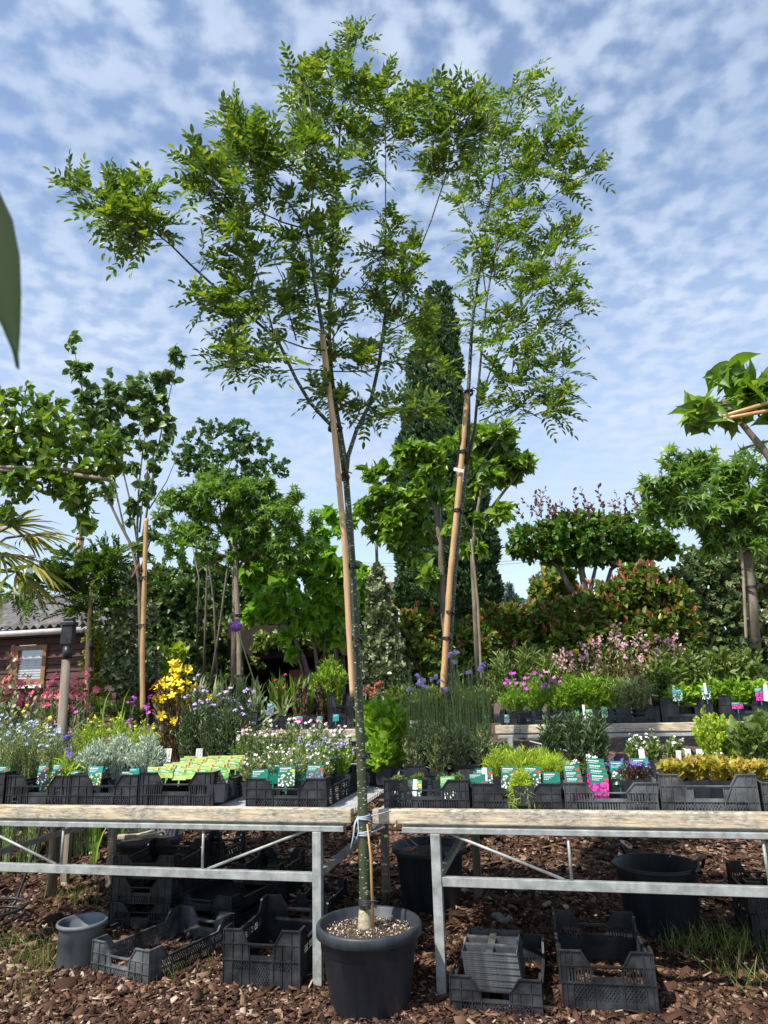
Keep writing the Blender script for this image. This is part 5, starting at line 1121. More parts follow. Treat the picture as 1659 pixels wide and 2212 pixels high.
shrub('cedar', 'faint blue-grey tree far behind beside the spruce', 'tree', [(1135,1312,28,16),(1140,1340,35,20)], 22, 200, 12, T_LANCE, .16, .016, 'blue needle', 165, shell=.2)
shrub('gold_bush', 'small yellow-green bush below the far blue trees', 'bush', [(1135,1345,30,20),(1150,1370,40,20)], 13, 260, 10, T_OVAL, .08, .03, 'gold leaf', 166, shell=.3)
shrub('shrub', 'olive-leaved shrub beside the trunks of the roof tree', 'shrub', [(1195,1240,30,25),(1180,1270,30,25)], 14, 220, 10, T_OVAL, .08, .025, 'silverberry leaf', 167, shell=.3)
shrub('shrub', 'pale flowering shrub behind the photinia left of the orange bamboo', 'shrub', [(905,1345,24,22),(915,1365,26,20)], 10.2, 130, 9, T_OVAL, .07, .03, 'variegated leaf', 168, shell=.3)
shrub('hedge', 'long far hedge closing the view at the horizon', 'hedge', [(x, 1455+(i_ % 2)*8, 95, 55) for i_, x in enumerate(range(-220, 1900, 95))], 17, 2600, 12, T_OVAL, .13, .045, 'hedge leaf', 169, shell=.3, trunk=False)
shrub('climber', 'trailing green climber hanging over the shed front', 'climber', [(590,1385,45,16),(660,1380,50,18),(560,1410,16,30),(705,1415,18,35),(620,1375,60,14)], 10.4, 260, 9, T_OVAL, .08, .03, 'mid leaf', 171, shell=.2, up=-.2, trunk=False)
# open-fronted dark shed below the hedge
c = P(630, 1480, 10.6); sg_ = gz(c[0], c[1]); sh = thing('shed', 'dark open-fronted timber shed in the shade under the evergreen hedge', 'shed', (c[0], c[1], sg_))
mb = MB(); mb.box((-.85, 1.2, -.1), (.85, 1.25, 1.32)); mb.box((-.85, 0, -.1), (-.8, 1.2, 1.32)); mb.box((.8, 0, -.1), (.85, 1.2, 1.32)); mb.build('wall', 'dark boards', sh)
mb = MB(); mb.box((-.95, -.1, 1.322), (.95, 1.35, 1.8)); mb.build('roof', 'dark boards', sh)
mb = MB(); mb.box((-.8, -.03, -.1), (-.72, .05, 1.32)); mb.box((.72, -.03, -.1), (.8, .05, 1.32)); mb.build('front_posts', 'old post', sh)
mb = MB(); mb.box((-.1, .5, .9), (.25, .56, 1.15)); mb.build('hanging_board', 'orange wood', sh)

#==SECTION plants
# ================================================================ PLANTS ON THE BENCHES AND IN THE BED
FZ = BZ + .012; RZ_ = RZ + .012
def place(kind, px, off):
    """F = on the front bench, off metres behind its edge; R = rear bench; G = on the ground at distance off"""
    if kind == 'F': p = on_plane(px, 1735, off, BO); z = FZ
    elif kind == 'R': p = on_plane(px, 1565, off, RO); z = RZ_
    else: p = P(px, 1500, off); z = gz(p[0], p[1])
    return np.array([p[0], p[1], z])
def herb(name, label, cat, kind, px, off, top, hw, ns, k, tmpl, ln, wd, mat, seed, stem='pale stem', sr=.0016, fl=None, upright=.0, r0=.3, t0=.12, spread=.8, up=.35, pot=.05, group=None, deep=.8, droop=0, lo=.7, flat_=.5, dome=.45):
    rs = np.random.RandomState(seed); b_ = place(kind, px, off); d = b_[1]
    H = float(P(px, top, d)[2]-b_[2]); Zc = float(np.dot(P(px, top, d)-cam_loc, Fv)); w = hw/F*Zc
    t = thing(name, label, cat, b_, rs.uniform(0, .3)*0, group)
    zp = .07 if pot else 0
    th = rs.uniform(0, 6.28, ns); rr_ = np.sqrt(rs.uniform(size=ns)); e = np.stack([np.cos(th), np.sin(th)*deep], 1)
    A = np.zeros((ns, 3)); A[:, :2] = e*(rr_*w*r0)[:, None]; A[:, 2] = zp
    B = np.zeros((ns, 3)); B[:, :2] = e*(rr_*w)[:, None]*(1-upright) + A[:, :2]*upright; B[:, 2] = zp + (H-zp)*(1-dome*rr_**2)*rs.uniform(lo, 1.0, ns)
    A += b_; B += b_; M = A*.45+B*.55; M[:, 2] += .12*H; M[:, :2] = A[:, :2]*.6 + B[:, :2]*.4; B[:, 2] -= droop*H*rr_**2
    M += rs.normal(size=M.shape)*.03*H
    leaves_mesh('foliage', [twig_leaves(A, B, M, k, tmpl, ln, wd, rs, t0=t0, spread=spread, up=up, flat_=flat_)], mat, t)
    stems_mesh('stems', A, B, M, sr, sr*.5, stem, t)
    if fl:
        for fi, f in enumerate(fl if isinstance(fl, list) else [fl]):
            fm, fr_, cnt, m_, rad, elong = f      # material, flower radius, tips used, flowers per tip, cluster radius, spread down the stem
            up_i = np.argsort(-(B[:, 2]-b_[2])/(.55*H) + rs.uniform(0, .9, ns))[:cnt]
            if elong > 0:
                tt = 1 - rs.uniform(0, elong, (len(up_i), m_, 1)); c = bez(A[up_i][:, None], B[up_i][:, None], M[up_i][:, None], tt) + rs.normal(size=(len(up_i), m_, 3))*rad
            else: c = B[up_i][:, None] + nrmz(rs.normal(size=(len(up_i), m_, 3)))*rad*rs.uniform(.3, 1, (len(up_i), m_, 1))*np.array([1, 1, .7]) + np.array([0, 0, .004])
            out_ = nrmz(c - B[up_i][:, None] + 1e-4); c = c.reshape(-1, 3); n_ = len(c)
            nr = out_.reshape(-1, 3)*.7 + np.array([-.1, -.55, .7]) + rs.normal(size=(n_, 3))*.4
            ax = np.cross(nr, rs.normal(size=(n_, 3))); s_ = fr_*rs.uniform(.75, 1.2, n_)
            leaves_mesh('flowers', [(T_DISC if fr_ < .0085 else T_FLOWER, c, ax, nr, s_, s_, 0)], fm, t)
    if pot:
        mb = MB(); p_ = pot; mb.add([(-p_*.8,-p_*.8,0),(p_*.8,-p_*.8,0),(p_*.8,p_*.8,0),(-p_*.8,p_*.8,0),(-p_,-p_,.09),(p_,-p_,.09),(p_,p_,.09),(-p_,p_,.09)], [(0,3,2,1),(0,1,5,4),(1,2,6,5),(2,3,7,6),(3,0,4,7)])
        mb.build('pot', 'pot plastic', t)
        mb = MB(); q = p_*.96; mb.add([(-q,-q,.082),(q,-q,.082),(q,q,.082),(-q,q,.082)], [(0,1,2,3)]); mb.build('soil', 'soil', t)
    return t
ORD = {1: ['%s'], 2: ['left of two: %s', 'right of two: %s'], 3: ['leftmost of three: %s', 'middle of three: %s', 'rightmost of three: %s'],
       4: ['leftmost of four: %s', 'second of four from left: %s', 'third of four from left: %s', 'rightmost of four: %s'], 5: ['leftmost of five: %s', 'second of five: %s', 'middle of five: %s', 'fourth of five: %s', 'rightmost of five: %s']}
def row(name, label, cat, kind, pxs, offs, tops, hw, *a, group=None, seed=1, **k):
    for i, px in enumerate(pxs):
        herb(name, ORD[len(pxs)][i] % label, cat, kind, px, offs[i] if hasattr(offs, '__len__') else offs, tops[i] if hasattr(tops, '__len__') else tops, hw, *a, seed*17+i, group=group or (name.replace('_', ' ')+'s set side by side'), **k)

# --- front bench, left part
row('blue_flower', 'fine grey-green plant dotted with pale blue flowers', 'plant', 'F', [15,60,105], [.3,.35,.3], [1560,1550,1565], 40, 90, 9, T_LANCE, .022, .003, 'grey herb', seed=1, fl=('blue petal', .011, 26, 1, .01, 0), upright=.2, r0=.4)
row('blue_flower', 'back-row grey-green plant with pale blue star flowers', 'plant', 'F', [-10,40,95], .8, [1545,1540,1560], 36, 80, 9, T_LANCE, .024, .003, 'grey herb', seed=2, fl=('blue petal', .012, 16, 1, .01, 0), upright=.2, r0=.4)
herb('rosette_plant', 'bright green grassy rosette spilling over the crate edge', 'plant', 'F', 140, .2, 1615, 42, 60, 5, T_BLADE, .07, .0035, 'lime leaf', 31, upright=0, r0=.15, droop=.35, dome=.6, fl=('violet petal', .015, 3, 5, .018, 0))
herb('bellflower', 'tall stem with violet clustered flower beside the green rosette', 'flower', 'F', 137, .28, 1580, 8, 4, 4, T_LANCE, .03, .006, 'mid leaf', 32, upright=.6, fl=('violet petal', .016, 2, 8, .02, 0), lo=.9)
row('silver_bush', 'silver-leaved curry-like bush in the lattice crate', 'plant', 'F', [205,255,310], [.28,.33,.28], [1592,1578,1585], 48, 170, 22, T_LANCE, .021, .0034, 'silver herb', seed=4, stem='silver herb', spread=.6, up=.6, r0=.25, dome=.5, lo=.75)
row('santolina', 'green feathery mound with small yellow buttons', 'plant', 'F', [190,245,300], [.75,.8,.75], [1540,1535,1545], 42, 110, 11, T_LANCE, .026, .0035, 'lime leaf', seed=5, fl=('card yellow', .008, 9, 1, .01, 0), r0=.3)
row('magenta_pink', 'wiry plant with single magenta flowers among grasses', 'flower', 'F', [150,218], [.9,.6], [1530,1552], 18, 12, 6, T_BLADE, .06, .002, 'grey herb', seed=6, fl=('magenta petal', .014, 3, 1, .004, 0), upright=.3, lo=.6)
# evening primrose
herb('evening_primrose', 'bright yellow cup flowers on reddish stems above the lime tag crate', 'flower', 'F', 368, .85, 1425, 62, 34, 16, T_LANCE, .05, .008, 'red herb', 51, stem='red stem', sr=.003, fl=[('yellow petal', .033, 24, 2, .035, 0), ('yellow petal', .03, 26, 1, .035, .35), ('yellow petal', .028, 26, 1, .04, .6)], upright=.25, r0=.35, dome=.3, lo=.7, spread=.5)
row('verbena', 'tall airy verbena with lilac flower heads', 'flower', 'F', [412,450,490,535], [.78,.74,.78,.85], [1445,1455,1470,1480], 34, 26, 8, T_LANCE, .045, .005, 'dark leaf', seed=7, stem='green twig', fl=('lilac petal', .0075, 9, 9, .017, 0), upright=.2, r0=.35, dome=.35, lo=.6)
row('verbena', 'leafy base of the tall verbena', 'plant', 'F', [405,445,490], [.8,.85,.8], [1530,1520,1530], 36, 60, 11, T_LANCE, .04, .005, 'dark leaf', seed=8, stem='green twig', r0=.35)
row('lobelia', 'trailing pot plant beside the lime tags with violet bits', 'plant', 'F', [470,487,500], [.12,.28,.45], [1668,1662,1655], 16, 34, 8, T_LANCE, .016, .003, 'brown herb', seed=9, fl=('violet petal', .007, 10, 1, .01, 0), droop=.5)
# daisies
row('daisy_plant', 'low daisy plant, white flowers over grey-green fine leaves', 'flower', 'F', [545,590,640,685], [.2,.25,.22,.25], [1625,1605,1610,1620], 38, 90, 9, T_LANCE, .018, .0028, 'grey herb', seed=10, fl=('white petal', .006, 26, 1, .015, 0), r0=.35)
row('daisy_plant', 'taller daisy plant behind, white and pink blooms', 'flower', 'F', [530,580,635,690,735], [.6,.62,.65,.62,.6], [1570,1552,1545,1550,1565], 38, 90, 9, T_LANCE, .022, .003, 'mid leaf', seed=11, fl=[('white petal', .0095, 18, 1, .015, 0), ('pale pink petal', .009, 12, 1, .02, 0)], r0=.35, lo=.75)
row('catmint', 'small-leaved plant with dusty lilac flower spikes', 'flower', 'F', [655,700,740], [.45,.42,.5], [1585,1580,1590], 34, 70, 10, T_OVAL, .017, .006, 'fresh leaf', seed=12, fl=('lilac petal', .006, 26, 5, .006, .25), r0=.35)
# --- front bench, right part
row('lush_plant', 'lush broad-leaved bright green plant right of the trunk', 'plant', 'F', [812,850], [.9,.85], [1497,1500], 40, 40, 13, T_OVAL, .085, .02, 'fresh leaf', seed=13, sr=.003, upright=.25, r0=.4, up=.1, dome=.3, lo=.6, spread=.8)
herb('lush_plant', 'lower leaves of the lush green plant hanging over its crate', 'plant', 'F', 830, .78, 1590, 44, 34, 10, T_OVAL, .075, .018, 'fresh leaf', 77, sr=.0025, r0=.4, up=0, dome=.4, lo=.5)
row('scabious', 'tall thin-stemmed plant with pale lilac heads', 'flower', 'F', [905,950,1000,1050], [.85,.8,.8,.85], [1440,1450,1405,1410], 36, 74, 4, T_LANCE, .03, .003, 'mid leaf', seed=14, fl=('lilac petal', .011, 5, 9, .018, 0), upright=.45, r0=.5, dome=.1, lo=.45, sr=.0023, t0=.0)
row('scabious', 'feathery grey-green base foliage of the thin-stemmed plants', 'plant', 'F', [905,950,1000,1050], [.7,.65,.7,.65], [1560,1550,1555,1560], 36, 90, 10, T_LANCE, .035, .003, 'grey herb', seed=15, stem='green twig', r0=.35, upright=.1)
row('phlox', 'small moss-like plant behind the white-flower tags', 'plant', 'F', [862,905,955,990], .3, [1672,1668,1670,1668], 16, 40, 8, T_LANCE, .012, .002, 'mid leaf', seed=16)
row('feathery_plant', 'yellow-green feathery plant in the lattice crate', 'plant', 'F', [1085,1130,1170,1205], [.4,.32,.36,.3], [1615,1610,1612,1625], 38, 120, 13, T_BLADE, .03, .0014, 'lime leaf', seed=17, r0=.3, spread=.6, up=.5)
herb('feathery_plant', 'yellow-green sprays trailing over the lattice crate front', 'plant', 'F', 1130, .1, 1655, 40, 110, 14, T_BLADE, .028, .0014, 'lime leaf', 93, r0=.3, droop=1.25, dome=.2, up=.1)
row('spurge', 'short green leafy plant behind the feathery ones', 'plant', 'F', [1075,1110], .75, [1600,1602], 26, 40, 10, T_LANCE, .03, .005, 'fresh leaf', seed=18)
row('willow_herb', 'dark narrow-leaved plant in the second row', 'plant', 'F', [1205,1255,1300], .8, [1535,1525,1535], 34, 46, 16, T_LANCE, .045, .005, 'dark leaf', seed=19, stem='green twig', upright=.3, r0=.4, dome=.3)
row('rockery_plant', 'little rockery plant with dark stems and violet blooms', 'flower', 'F', [1330,1365,1395], [.35,.3,.34], [1640,1638,1645], 24, 40, 8, T_LANCE, .016, .003, 'dusky leaf', seed=20, stem='red stem', fl=('violet petal', .011, 12, 1, .01, 0), r0=.4)
row('bellflower', 'white-flowered small plant behind the teal tags', 'flower', 'F', [1250,1285], [.45,.5], [1640,1632], 20, 30, 8, T_LANCE, .02, .004, 'mid leaf', seed=21, fl=('white petal', .013, 9, 1, .01, 0))
row('small_leaf_plant', 'pale small-leaved plant in the second row', 'plant', 'F', [1385,1425,1475], [.7,.8,.75], [1580,1575,1585], 28, 50, 11, T_OVAL, .018, .006, 'mid leaf', seed=22, fl=('white petal', .007, 14, 2, .012, 0), upright=.2)
row('brown_plant', 'brownish small-leaved plant behind the golden carpet', 'plant', 'F', [1490,1530,1568], [.55,.6,.65], [1620,1625,1625], 26, 50, 11, T_OVAL, .015, .005, 'brown herb', seed=23, fl=('white petal', .006, 6, 1, .01, 0))
row('golden_carpet', 'golden yellow leafy carpet plant in the tall dusty crate', 'plant', 'F', [1465,1510,1560,1605], [.25,.3,.27,.25], [1640,1632,1634,1642], 32, 70, 7, T_HEART, .026, .013, 'gold carpet leaf', seed=24, dome=.25, lo=.8, flat_=1.0)
row('golden_carpet', 'golden leaves in the back of the dusty crates', 'plant', 'F', [1490,1545,1650], [.5,.5,.3], [1642,1640,1640], 32, 50, 7, T_HEART, .026, .013, 'gold carpet leaf', seed=25, dome=.25, lo=.8, flat_=1.0)
row('lime_bush', 'yellow-green small-leaved bush on the right of the front bench', 'plant', 'F', [1550,1590], [.85,.9], [1522,1528], 40, 70, 16, T_OVAL, .02, .007, 'lime leaf', seed=26, upright=.15, dome=.35, r0=.35)
row('broad_plant', 'green broad-leaved plant at the right frame edge', 'plant', 'F', [1632,1670], [.8,.8], [1545,1530], 34, 30, 10, T_HEART, .05, .02, 'mid leaf', seed=27, upright=.1, dome=.3)
# --- rear bench
RR = dict(pot=.05)
row('iris', 'fan of sword-shaped grey-green leaves on the rear bench', 'plant', 'R', [430,475,515,548], [.3,.25,.3,.25], [1478,1470,1475,1490], 24, 34, 2, T_BLADE, .22, .009, 'grey herb', seed=28, upright=.5, spread=.1, up=1.2, t0=0, r0=.5)
al = herb('allium', 'strap leaves with one purple ball flower on a long leaning stem', 'flower', 'R', 610, .25, 1490, 42, 9, 2, T_BLADE, .2, .014, 'grey herb', 201, upright=0, spread=.3, droop=.6, r0=.1)
a0 = place('R', 600, .3); c_ = P(510, 1353, a0[1]-.05); mb = MB(); mb.tube([a0+[0, 0, .07], P(552, 1480, a0[1]), P(524, 1395, a0[1]-.03), c_], [.008, .007, .006, .005], 8); mb.build('flower_stem', 'pale stem', al, world=True)
rs = np.random.RandomState(4); q = nrmz(rs.normal(size=(900, 3))); leaves_mesh('flower_ball', [(T_FLOWER, c_+q*.058*rs.uniform(.8, 1, (900, 1))*np.array([1, 1, .85]), np.cross(q, rs.normal(size=(900, 3))), q, .009, .009, 0)], 'purple petal', al)
row('grass_clump', 'fresh yellow-green grassy clump on the rear bench', 'plant', 'R', [600,645,665], [.55,.5,.6], [1478,1475,1482], 30, 50, 2, T_BLADE, .2, .004, 'fresh leaf', seed=29, upright=.3, spread=.2, up=.9, r0=.3)
row('stonecrop', 'dark red fleshy upright stonecrop', 'plant', 'R', [645,662,688], [.25,.22,.28], [1470,1462,1472], 12, 5, 16, T_OVAL, .04, .014, 'dusky leaf', seed=30, stem='red stem', sr=.004, upright=.6, r0=.6, dome=.1)
row('red_flower', 'single red flowers on thin stems before the dark shed', 'flower', 'R', [595,616], [.4,.42], [1460,1447], 6, 3, 4, T_LANCE, .04, .004, 'mid leaf', seed=31, fl=('red petal', .016, 2, 4, .012, 0), upright=.6, lo=.85)
herb('willow_bush', 'bushy willow-leaved plant left of the trunk on the rear bench', 'plant', 'R', 714, .45, 1418, 46, 120, 20, T_LANCE, .06, .007, 'fresh leaf', 210, stem='red stem', sr=.0025, upright=.25, r0=.35, dome=.35)
row('yarrow', 'rust red flat-topped yarrow behind the lush plant', 'flower', 'R', [795,822], [.6,.65], [1470,1468], 24, 24, 10, T_LANCE, .035, .004, 'mid leaf', seed=33, fl=('rust petal', .008, 16, 9, .028, 0), upright=.3)
row('green_filler', 'plain green clump between the silverberry and the thin stems', 'plant', 'R', [870,930,985,1040], [.6,.5,.5,.4], [1470,1480,1470,1480], 40, 80, 8, T_LANCE, .07, .007, 'mid leaf', seed=34, r0=.3)
row('geranium', 'cut-leaved geranium with purple-magenta flowers', 'flower', 'R', [1115,1160,1205], [.3,.28,.3], [1455,1448,1460], 38, 90, 8, T_STAR, .034, .016, 'fresh leaf', seed=35, fl=('magenta petal', .019, 13, 1, .012, 0), r0=.3, dome=.5, droop=.15)
row('narrow_leaf_plant', 'fresh green narrow-leaved mound on the rear bench', 'plant', 'R', [1240,1285,1330], [.3,.28,.3], [1452,1448,1460], 36, 80, 12, T_LANCE, .06, .006, 'fresh leaf', seed=36, r0=.3)
row('tall_narrow_plant', 'taller grassy green plant before the photinia', 'plant', 'R', [1095,1150,1200], [.8,.85,.8], [1395,1390,1400], 34, 60, 14, T_LANCE, .08, .007, 'mid leaf', seed=37, upright=.2, dome=.3)
row('gaura', 'airy wand flowers in white and pink', 'flower', 'R', [1235,1290,1345,1400,1460], [.6,.55,.5,.55,.6], [1378,1362,1332,1350,1338], 54, 36, 8, T_LANCE, .04, .005, 'grey herb', seed=38, stem='red stem', fl=('pale pink petal', .012, 13, 8, .012, .2), upright=.15, r0=.4, dome=.25, lo=.5, t0=0)
row('gaura', 'low grey-green foliage under the pink wands', 'plant', 'R', [1350,1385], [.25,.3], [1460,1452], 42, 110, 10, T_LANCE, .035, .004, 'grey herb', seed=39)
herb('coneflower', 'single yellow drooping daisy left of the pink wands', 'flower', 'R', 1258, .8, 1395, 5, 3, 5, T_LANCE, .05, .006, 'mid leaf', 222, fl=('yellow petal', .026, 1, 6, .016, 0), upright=.8, lo=.95)
row('peony', 'leafy green peony-like plant with big divided leaves', 'plant', 'R', [1450,1510,1570,1630], [.4,.45,.4,.45], [1400,1385,1390,1395], 48, 46, 12, T_LANCE, .085, .014, 'mid leaf', seed=40, stem='green twig', sr=.003, upright=.1, r0=.25, dome=.4, up=0)
row('peony', 'lower front leaves of the leafy rear plants', 'plant', 'R', [1480,1545,1600,1650], [.18,.2,.18,.2], [1470,1458,1462,1465], 34, 40, 9, T_LANCE, .07, .012, 'fresh leaf', seed=41, up=0)
# --- between the rows and in the bed behind, left
row('rose_bush', 'rose bush full of pink blooms before the hut', 'bush', 'G', [20,65,130,170], [6.9,7.0,6.8,6.9], [1408,1450,1445,1440], 38, 60, 12, T_OVAL, .04, .013, 'dark leaf', seed=42, stem='twig', fl=('pink petal', .026, 24, 4, .05, 0), pot=None, dome=.2, lo=.6)
row('variegated_shrub', 'cream-edged variegated shrub at far left', 'shrub', 'G', [10,45,85], [6.0,6.1,6.2], [1385,1455,1490], 34, 60, 12, T_OVAL, .06, .017, 'variegated leaf', seed=43, stem='twig', pot=None, dome=.25, lo=.6)
row('wispy_grass', 'wispy mauve-brown flowering grass', 'plant', 'G', [90,150,200], [6.0,6.1,6.2], [1465,1450,1470], 40, 70, 12, T_BLADE, .05, .003, 'brown herb', seed=44, pot=None, upright=.3, r0=.5, dome=.2, lo=.5)
row('cream_flower', 'pale yellow flowers low at the far left', 'flower', 'G', [50,100], 5.9, [1495,1500], 24, 34, 8, T_LANCE, .04, .006, 'mid leaf', seed=45, fl=('card yellow', .014, 9, 2, .02, 0), pot=None)
row('green_filler', 'grassy green clump behind the feathery mound', 'plant', 'R', [40,120,200,270], [.25,.25,.3,.3], [1530,1515,1500,1505], 44, 110, 9, T_LANCE, .06, .006, 'mid leaf', seed=46, pot=.05, upright=.1, r0=.5, lo=.5)
row('iris', 'broad green sword leaves beside the silverberry', 'plant', 'G', [225,275], [6.0,6.2], [1480,1478], 24, 16, 2, T_BLADE, .34, .014, 'fresh leaf', seed=47, pot=None, upright=.4, spread=.1, up=1, t0=0)
row('bronze_grass', 'purple-pink flowering spray left of the orange pole base', 'flower', 'G', [285,325], [5.9,5.9], [1490,1478], 20, 20, 8, T_LANCE, .035, .005, 'mid leaf', seed=48, fl=('magenta petal', .014, 7, 3, .03, 0), pot=None, upright=.3)
row('green_filler', 'dark green undergrowth behind the verbena', 'plant', 'G', [380,440,500,560], [6.6,6.6,6.7,6.8], [1470,1475,1480,1490], 44, 70, 9, T_OVAL, .05, .016, 'dark leaf', seed=49, pot=None, stem='twig')
# black-headed post
pp_ = P(145, 1500, 5.3); tz = gz(pp_[0], pp_[1]); po = thing('post', 'weathered round post topped by a black box-shaped head, left of centre-left', 'post', (pp_[0], pp_[1], tz)); po['label'] = 'weathered round post topped by a black rectangular head, among the roses'
mb = MB(); mb.tube([pp_*[1, 1, 0]+[0, 0, tz-.05], P(143, 1425, 5.3)], [.036, .031], 12); mb.build('pole', 'old post', po, world=True)
mb = MB(); c = P(146, 1420, 5.3); w_ = .03; h1 = P(146, 1392, 5.3); h2 = P(146, 1352, 5.3)
mb.tube([c-[0, 0, .01], P(146, 1396, 5.3)], [.034, .032], 12); mb.build('collar', 'black plastic', po, world=True)
mb = MB(); mb.box((h1[0]-.042, h1[1]-.035, h1[2]), (h1[0]+.042, h1[1]+.035, h2[2])); mb.box((h1[0]-.052, h1[1]-.045, h2[2]+.001), (h1[0]+.052, h1[1]+.045, h2[2]+.03)); mb.box((h1[0]-.036, h1[1]-.03, h2[2]+.031), (h1[0]+.036, h1[1]+.03, h2[2]+.06)); mb.build('head', 'black plastic', po, world=True, bevel=.004)

#==SECTION cards
# ================================================================ PLANT TAGS
def card_parts(t, w, h, top, pic, flag, half=.45, white=False):
    zb = h*(1-half) if pic else 0
    mb = MB(); mb.box((-w/2, 0, zb), (w/2, .0014, h)); mb.build('card', top, t)
    if pic:
        mb = MB(); mb.add([(-w/2, -.0004, 0), (w/2, -.0004, 0), (w/2, -.0004, zb+h*.16), (-w/2, -.0004, zb+h*.02), (-w/2, .0012, 0), (w/2, .0012, 0), (w/2, .0012, zb-.001), (-w/2, .0012, zb-.001)], [(0,1,2,3),(5,4,7,6),(0,4,5,1),(1,5,6,2),(4,0,3,7)]); mb.build('picture', pic, t)
    mb = MB(); rs = np.random.RandomState(int(w*1e5) % 97); y = h - h*.08
    for i in range(3 if pic else 4):
        l = w*(.7 - .12*i); hh = h*(.05 if i == 0 else .025); x = -w/2 + w*.08
        while x < -w/2 + l: q = w*rs.uniform(.05, .11); mb.box((x, -.0012, y-hh), (x+q, -.0005, y)); x += q + w*.02
        y -= hh + h*.045
    mb.build('printed_lines', 'white paint', t)
    if flag: mb = MB(); mb.box((w*.22, -.0016, zb+h*.17), (w*.5, -.0008, zb+h*.17+h*.1)); mb.build('corner_flag', flag, t)
    if white: mb = MB(); mb.box((-w*.12, -.0026, h*.12), (w*.18, -.0018, h*1.03)); mb.build('sticker', 'white paint', t)
    mb = MB(); mb.box((-.004, .0016, -.035), (.004, .0026, h*.3)); mb.build('stake', 'card green', t)
def card(label, px, off, pyt, w, h, top, pic=None, flag=None, kind='F', tilt=0.0, group=None, white=False, yaw=0.0):
    p = on_plane(px, pyt, off, BO if kind == 'F' else RO); t = thing('plant_tag', label, 'plant tag', (p[0], p[1], p[2]-h), 0, group)
    t.rotation_euler = (R(-12), tilt, -YAW+yaw); card_parts(t, w, h, top, pic, flag, white=white); return t
for i, px in enumerate((92, 122, 178-20)): card(['dark flower tag with red corner, leftmost behind crate letters', 'dark flower tag with red corner, second from the left', 'dark flower tag with red corner beside the green rosette'][i], px, .1+.02*i, 1652+6*i-8*(i == 1), .062, .1, 'card green', 'picture dark', 'card red', tilt=-.1+.06*i)
card('green plant tag at the far left edge', 4, .14, 1655, .06, .09, 'card green', 'picture white', 'card red')
card('teal tag with yellow flowers picture in front of the silver bush', 203, .082, 1655, .085, .11, 'card teal', 'picture yellow')
card('half-hidden teal tag at the right of the silver bush', 272, .1, 1666, .07, .07, 'card green', 'picture dark', 'card yellow')
card('teal tag stuck low at the right end of the silver crate', 288, .14, 1660, .06, .06, 'card teal', None)
for px, tp in ((60, 1610), (85, 1612)): card('green tag deep in the blue flowers, %s' % ('left one' if px == 60 else 'right one'), px, .5, tp+20, .08, .09, 'card green', 'picture dark')
lt = None; rs = np.random.RandomState(8)
LL = 'lime green tag, one of the dense block filling the slotted crate'
for r_ in range(5):
    for c_i in range(5):
        u0, u1 = CR['3'][0], CR['3'][1]; off = .12+.1*r_; u = u0+.05+(u1-u0-.09)*(c_i+.5*(r_ % 2)*.8)/4.4
        p = BO + off*bw + u*bu; z = BZ + CR['3'][5] - .052 + .005*r_ + rs.uniform(-.006, .006)
        if lt is None:
            lt = thing('plant_tag', LL, 'plant tag', (p[0], p[1], z), 0, 'lime tags in the slotted crate'); lt.rotation_euler = (R(-14), .0, -YAW)
            w, h = .082, .058
            mb = MB(); mb.box((-w/2, 0, 0), (w/2, .0014, h)); mb.build('card', 'card lime', lt)
            mb = MB(); mb.add([(-w/2,-.0004,h*.42),(w/2,-.0004,h*.42),(w/2,-.0004,h*.6),(w*.1,-.0004,h*.72),(-w/2,-.0004,h*.84),(-w/2,-.0004,h*.5)], [(0,1,2,3,4,5)]); mb.build('green_band', 'card mid green', lt)
            mb = MB(); mb.box((-w*.44, -.001, h*.62), (-w*.1, -.0006, h*.7)); mb.box((-w*.44, -.001, h*.5), (w*.15, -.0006, h*.55)); mb.build('printed_lines', 'white paint', lt)
            mb = MB(); mb.box((w*.28, -.001, h*.66), (w*.42, -.0006, h*.9)); mb.build('emblem', 'rust petal', lt)
            mb = MB(); mb.box((-.004, .0016, -.03), (.004, .0026, h*.3)); mb.build('stake', 'card mid green', lt)
        else: n_ = copy_thing(lt, (p[0], p[1], z)); n_['label'] = LL; n_.rotation_euler = (R(-14+rs.uniform(-6, 6)), rs.uniform(-.06, .06), -YAW+rs.uniform(-.15, .15))
card('violet flower picture tag at the right end of the lime tags', 480, .13, 1668, .06, .09, 'card mid green', 'picture violet')
for i, (px, tp, pc_, fg) in enumerate(((560, 1662, None, 'card yellow'), (618, 1655, 'picture white', 'card yellow'), (590, 1650, None, None), (678, 1652, 'picture violet', 'card red'), (655, 1648, None, None))):
    card(['wide green tag with yellow corner, left in the daisy crate', 'green tag over white flower picture in the middle of the daisy crate', 'green tag edge between two tags of the daisy crate', 'green tag with red corner at the right of the daisy crate', 'plain green tag top behind the red-cornered tag'][i], px, .1+.03*(i % 2)+.1*(i in (2, 4)), tp, .09, .1, 'card green', pc_, fg, tilt=.05*(i-2)*.5)
for i, px in enumerate((857, 892, 967)): card(['left white-flower tag in the first crate right of the trunk', 'middle white-flower tag with a barcode sticker', 'right white-flower tag near the crate corner'][i], px, .12, 1687-6*(i == 2)-2*i, .072, .105, 'card mid green', 'picture white', 'card yellow', tilt=(0, .05, -.06)[i], white=i == 1)
